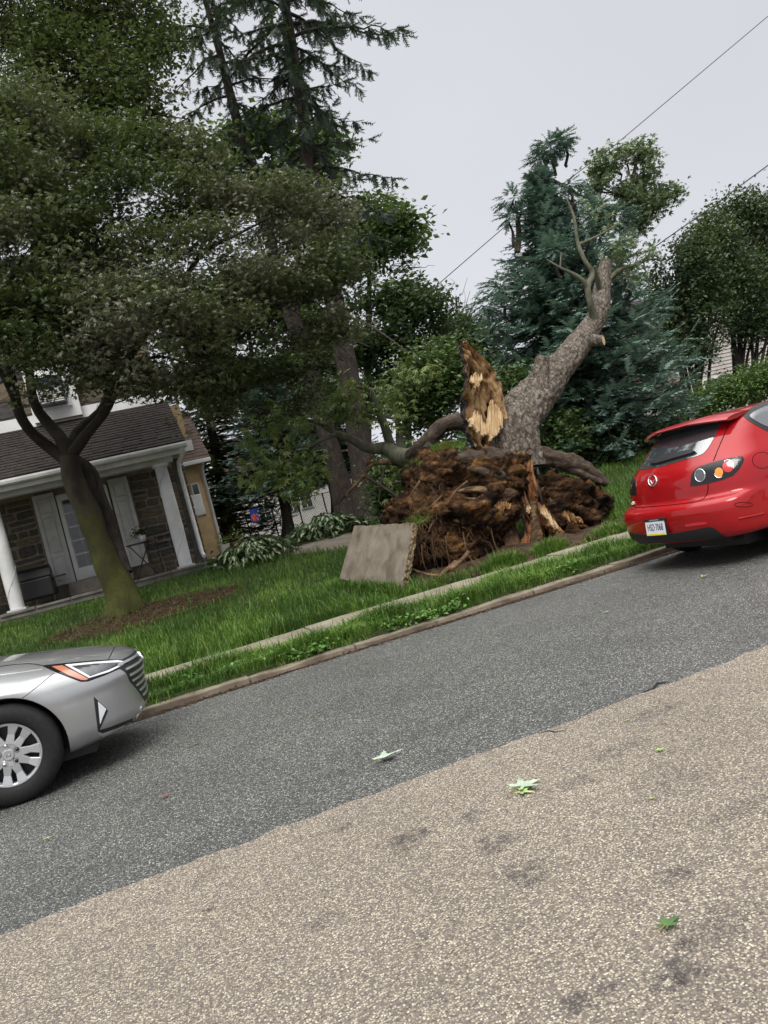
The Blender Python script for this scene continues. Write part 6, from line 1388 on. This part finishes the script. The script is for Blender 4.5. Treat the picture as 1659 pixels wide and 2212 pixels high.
for i, (px, py, Y, n) in enumerate([(960, 972, 11.15, 260), (935, 980, 11.2, 160), (905, 1005, 11.1, 120), (985, 970, 11.1, 140), (900, 1128, 10.5, 90), (1215, 1070, 11.1, 200), (1245, 1070, 11.1, 160), (1278, 1078, 11.2, 120)]):
    c = at(px, py, Y); P = np.array(c)+rng.normal(size=(n, 3))*np.array([.09, .07, .025])
    mb = MB(); place(mb, (np.array([(0, -.03, 0), (0, .03, 0), (.55, -.02, .06), (.55, .02, .06), (1, 0, -.1)]), BLADE[1]), P, np.stack([rng.normal(size=n)*.6, rng.normal(size=n)*.5-.2, .8+rng.normal(size=n)*.5], 1), np.tile([1.0, .2, 0], (n, 1)), rng.uniform(.08, .2, n), rng.uniform(.3, .9, n))
    o = mb.build('grass_clump', MT['grass'], FT); o['kind'] = 'stuff'
n = 1600; X = rng.uniform(-2.5, 6.5, n); Y = np.where(rng.random(n) < .5, 9.9+np.abs(rng.normal(size=n))*.25, 8.1+rng.random(n)*.7)
m_ = lawnmask(X, Y); grass('tall_grass', 'taller grass blades and seed stalks standing out of the lawn and verge', X[m_], Y[m_], np.full(m_.sum(), .30), .004, .45, 1.0, 1.3)
# weeds spilling over the kerb
for lab, spots in [('broad-leaved green weeds spilling over the kerb in the middle of the verge', [(2.25, 8.02), (2.5, 7.98), (2.75, 7.98), (2.95, 8.0), (1.2, 8.05), (1.4, 8.0)]), ('low leafy weeds in the verge beside the red car', [(4.0, 8.2), (4.3, 8.25), (4.6, 8.3), (4.5, 8.12), (4.9, 8.4)]), ('leafy weeds by the kerb near the silver car', [(.5, 8.25), (.3, 8.35), (.75, 8.2), (1.05, 8.15), (.95, 8.4)])]:
    mb = MB(); c = np.array([(a, b_, .14) for a, b_ in spots for k in range(3)])+rng.normal(size=(len(spots)*3, 3))*np.array([.07, .03, .01])
    leaves(mb, c, 22, (.08, .05, .035), .06, KITE, .5, .3, .2, rng.uniform(.2, .8, len(c))); tag(mb.build('weeds', MT['weed']), lab, 'weeds', kind='stuff')
# dry cut grass and litter on the bare soil
n = 5200; a = rng.uniform(0, 2*PI, n); r = rng.random(n)**.5; X = -.3+1.6*r*np.cos(a); Y = 13.1+.75*r*np.sin(a)
mb = MB(); P = np.stack([X, Y, np.array([gzn(p, q) for p, q in zip(X, Y)])+.045], 1)
place(mb, (np.array([(0, -.03, 0), (0, .03, 0), (1, 0, 0)]), np.array([(0, 1, 2)])), P, np.stack([rng.normal(size=n), rng.normal(size=n), rng.normal(size=n)*.12], 1), np.tile([0, 0, 1.0], (n, 1)), rng.uniform(.08, .2, n), rng.uniform(0, 1, n))
tag(mb.build('dry_grass', MT['drygrass']), 'brown dead grass lying on the bare soil by the mossy trunk', 'grass', kind='stuff')
n = 2600; X = rng.uniform(-1, 7, n); Y = 7.88-np.abs(rng.normal(size=n))*.06
mb = MB(); place(mb, (np.array([(0, -.25, 0), (0, .25, 0), (1, 0, 0)]), np.array([(0, 1, 2)])), np.stack([X, Y, np.full(n, .012)], 1), np.stack([rng.normal(size=n), rng.normal(size=n), rng.normal(size=n)*.2], 1), np.tile([0, 0, 1.0], (n, 1)), rng.uniform(.012, .04, n), rng.uniform(0, .8, n))
tag(mb.build('gutter_litter', MT['fibre']), 'brown leaf crumbs along the gutter', 'litter', kind='stuff')
# clods and wood chips
ORD = 'first second third fourth fifth sixth seventh eighth ninth tenth eleventh twelfth'.split()
cx_ = sorted(rng.uniform(3.6, 6.9, 12))
for i in range(12):
    X = cx_[i]; Y = rng.uniform(9.80, 10.12); b_ = bmesh.new(); bmesh.ops.create_icosphere(b_, subdivisions=2, radius=1)
    s = rng.uniform(.03, .10)
    for v_ in b_.verts: v_.co = v_.co*(1+.45*noise.noise(v_.co*1.4+Vector((i*3, 0, 0))))*s; v_.co.z *= .7
    chip = i in (5, 9)
    me = bpy.data.meshes.new('clod'); b_.to_mesh(me); b_.free(); me.materials.append(MT['rootwood'] if chip else MT['soil'])
    o = link('wood_chip' if chip else 'soil_clod', me); o.location = (X, Y, .165+s*.2)
    tag(o, 'tan chunk of torn wood on the sidewalk edge, %s lump counted from the slab' % ORD[i] if chip else 'dark clod of earth on the sidewalk edge, %s lump counted from the slab' % ORD[i], 'wood chip' if chip else 'clod', 'lumps along the inner sidewalk edge')

# ------------------------------------------------------------------ leaves on the road
def lobed(n_lobes=5, depth=.55, seed=0, wid=1.0):
    r = random.Random(seed); pts = []
    angs = np.linspace(-125, 125, n_lobes)
    for i, a in enumerate(angs):
        L = (.62+.38*math.cos(rad(a)*.75))*r.uniform(.9, 1.08)
        for da, f in ((-9, .62), (-7, .80), (-3.5, .78), (0, 1), (3.5, .80), (7, .78), (9, .60)): pts.append((L*f*math.cos(rad(a+da*1.3)), L*f*math.sin(rad(a+da*1.3))*wid))
        if i < n_lobes-1:
            am = (a+angs[i+1])/2; pts.append((L*(1-depth)*math.cos(rad(am)), L*(1-depth)*math.sin(rad(am))*wid))
    return pts
def roadleaf(lab, px, py, s, rot, mat, seed=0, wid=1.0, fold=.25, z=.012, lobes=5):
    q = atz(px, py, z); T = empty('leaf', (q.x, q.y, z)); tag(T, lab, 'leaf')
    pts = lobed(lobes, .6, seed, wid); V = [(0, 0, .12)]; 
    for x_, y_ in pts: V.append((x_, y_, fold*(abs(y_)**1.4)*.6-.05*x_+.10+.05*noise.noise(Vector((x_*3, y_*3, seed)))))
    Mx = Matrix.Translation(q) @ Matrix.Rotation(rot, 4, 'Z') @ Matrix.Scale(s, 4); V = [tuple(Mx @ Vector(v_)) for v_ in V]
    F = [(0, i, i+1) for i in range(1, len(V)-1)]
    o = MB().add(V, F).build('blade', mat, T); so2 = o.modifiers.new('s', 'SOLIDIFY'); so2.thickness = .0015
    tube(MB(), [Mx @ Vector((.0, 0, .12)), Mx @ Vector((-.35, .05, .06)), Mx @ Vector((-.75, .12, .03))], .0016, 5).build('stalk', MT['leaf_stalk'], T)
    return T
MT['leaf_pale'] = noisy('leaf_pale', [(.3, (.27, .36, .25)), (.6, (.43, .51, .40))], 20, .6, .2, .002)
MT['leaf_dark'] = noisy('leaf_dark', [(.3, (.04, .10, .03)), (.6, (.09, .17, .05))], 20, .6, .2, .002)
MT['leaf_lime'] = noisy('leaf_lime', [(.3, (.22, .34, .10)), (.6, (.36, .46, .18))], 20, .6, .2, .002)
MT['leaf_brown'] = noisy('leaf_brown', [(.3, (.20, .07, .03)), (.6, (.32, .13, .06))], 20, .6, .2, .002)
MT['leaf_stalk'] = plain('leaf_stalk', (.22, .20, .06), .6)
roadleaf('pale upturned silver-maple leaf on the dark lane', 828, 1642, .15, .35, MT['leaf_pale'], 1, .5, .9)
roadleaf('large whitish maple leaf beside the seam on the tan road', 1128, 1703, .11, .15, MT['leaf_pale'], 2, .95, .3)
roadleaf('lime leaf tucked under the large whitish maple leaf', 1126, 1712, .07, -.9, MT['leaf_lime'], 3, .8, .3, .010)
roadleaf('dark green leaf lying on the tan road at the lower right', 1440, 2002, .065, .3, MT['leaf_dark'], 4, .7, .5)
roadleaf('small pale green leaf on the tan road right of the maple leaf', 1425, 1621, .035, .3, MT['leaf_lime'], 5, .8)
roadleaf('tiny yellowish leaf on the tan road near the seam', 1352, 1557, .03, .1, MT['leaf_lime'], 6, .4)
roadleaf('thin pale leaf on the dark lane at the left edge', 100, 1812, .05, .2, MT['leaf_lime'], 7, .35)
roadleaf('narrow white leaf scrap on the dark lane below the verge', 1308, 1323, .06, .0, MT['leaf_pale'], 8, .3)
roadleaf('green leaf lying behind the red car on the dark lane', 1520, 1246, .06, .5, MT['leaf_lime'], 9, .7, .8)
roadleaf('dark green leaf on the lane in front of the silver car', 415, 1609, .10, .15, MT['leaf_dark'], 10, .3, .8)
roadleaf('dark wilted leaf scrap on the lane below the kerb', 675, 1545, .05, .5, MT['leaf_dark'], 11, .35)
roadleaf('reddish brown leaf on the dark lane by the silver car', 355, 1720, .05, .4, MT['leaf_brown'], 12, .5)
roadleaf('small brown leaf on the dark lane beneath the verge', 1170, 1340, .035, .2, MT['leaf_brown'], 13, .8)
roadleaf('little green leaf on the tan road beside the large maple leaf', 1405, 1725, .02, .1, MT['leaf_lime'], 14, .6)
roadleaf('dark leaf on the lane just off the kerb', 795, 1430, .05, 1.2, MT['leaf_dark'], 15, .6)
# cracks at the seam
MT['tar'] = plain('tar', (.012, .012, .013), .6)
for lab, pl in [('short dark crack in the lane at the seam', [(1165, 1585), (1185, 1580), (1200, 1583), (1225, 1578)]), ('thin dark crack running along the seam edge', [(1390, 1495), (1410, 1488), (1420, 1476), (1440, 1474)])]:
    mb = MB(); tube(mb, [atz(x_, y_, .004) for x_, y_ in pl], [.004, .008, .007, .003], 5); tag(mb.build('crack', MT['tar']), lab, 'crack', kind='structure')

# oil stains worn into the tan road, leaf crumbs on the lane
m, n, b = newmat('oil_stain'); a = n.nodes.new('ShaderNodeAttribute'); a.attribute_name = 'tint'
nf_ = tex(n, coords(n), 26, 6, .7); mm = n.nodes.new('ShaderNodeMath'); mm.operation = 'MULTIPLY'; lk(n, a.outputs['Fac'], mm.inputs[0])
lk(n, ramp(n, nf_, [(.38, (0, 0, 0)), (.62, (1, 1, 1))]), mm.inputs[1]); lk(n, mm.outputs[0], b.inputs['Alpha'])
b.inputs['Base Color'].default_value = (.05, .045, .05, 1); b.inputs['Roughness'].default_value = .7
for i, (px, py, rx, ry, al) in enumerate([(742, 1785, .07, .04, .5), (890, 1806, .10, .05, .85), (862, 1838, .05, .03, .5), (1015, 1763, .06, .05, .7), (1068, 1822, .08, .08, .55), (1135, 1885, .08, .10, .6), (1240, 1690, .10, .05, .35), (1330, 1622, .14, .06, .45), (1412, 1537, .16, .07, .4), (1450, 1890, .07, .05, .5), (1440, 1690, .2, .12, .25), (1482, 2040, .03, .03, .9), (1470, 2100, .07, .05, .9), (1440, 2125, .05, .03, .8), (1250, 2165, .05, .04, .85), (1300, 2140, .04, .02, .7), (1600, 1745, .15, .05, .35), (700, 1990, .08, .04, .4), (1565, 1990, .12, .07, .35)]):
    q = atz(px, py, .0085); al *= .75; V = [tuple(q)]; T = [al]; N_ = 28
    for rr, t_ in ((.55, al*.9), (1.0, 0)):
        for k in range(N_):
            an = 2*PI*k/N_; w = rr*(1+.45*noise.noise(Vector((math.cos(an)*1.5, math.sin(an)*1.5, i*2.2))))
            V.append((q.x+rx*1.3*w*math.cos(an), q.y+ry*1.3*w*math.sin(an), q.z)); T.append(t_)
    F = [(0, 1+k, 1+(k+1) % N_) for k in range(N_)]+[(1+k, 1+N_+k, 1+N_+(k+1) % N_, 1+(k+1) % N_) for k in range(N_)]
    tag(MB().add(V, F, np.array(T)).build('oil_stain', m), None, 'stain', kind='structure')
n_ = 700; X = rng.uniform(-3, 8, n_); Y = 7.8-np.abs(rng.normal(size=n_))*1.3; k_ = Y > 2.2; X, Y = X[k_], Y[k_]; n_ = len(X)
mb = MB(); place(mb, KITE, np.stack([X, Y, np.full(n_, .012)], 1), np.stack([rng.normal(size=n_), rng.normal(size=n_), rng.normal(size=n_)*.15], 1), np.tile([0, 0, 1.0], (n_, 1)), rng.uniform(.006, .026, n_), rng.uniform(0, 1, n_))
MT['crumb'] = leafmat('crumb', [(0, (.05, .025, .012)), (.4, (.12, .06, .03)), (.6, (.05, .10, .03)), (1, (.22, .28, .10))], .7, 0, .2)
tag(mb.build('leaf_crumbs', MT['crumb']), 'scattered tiny leaf bits on the road', 'litter', kind='stuff')
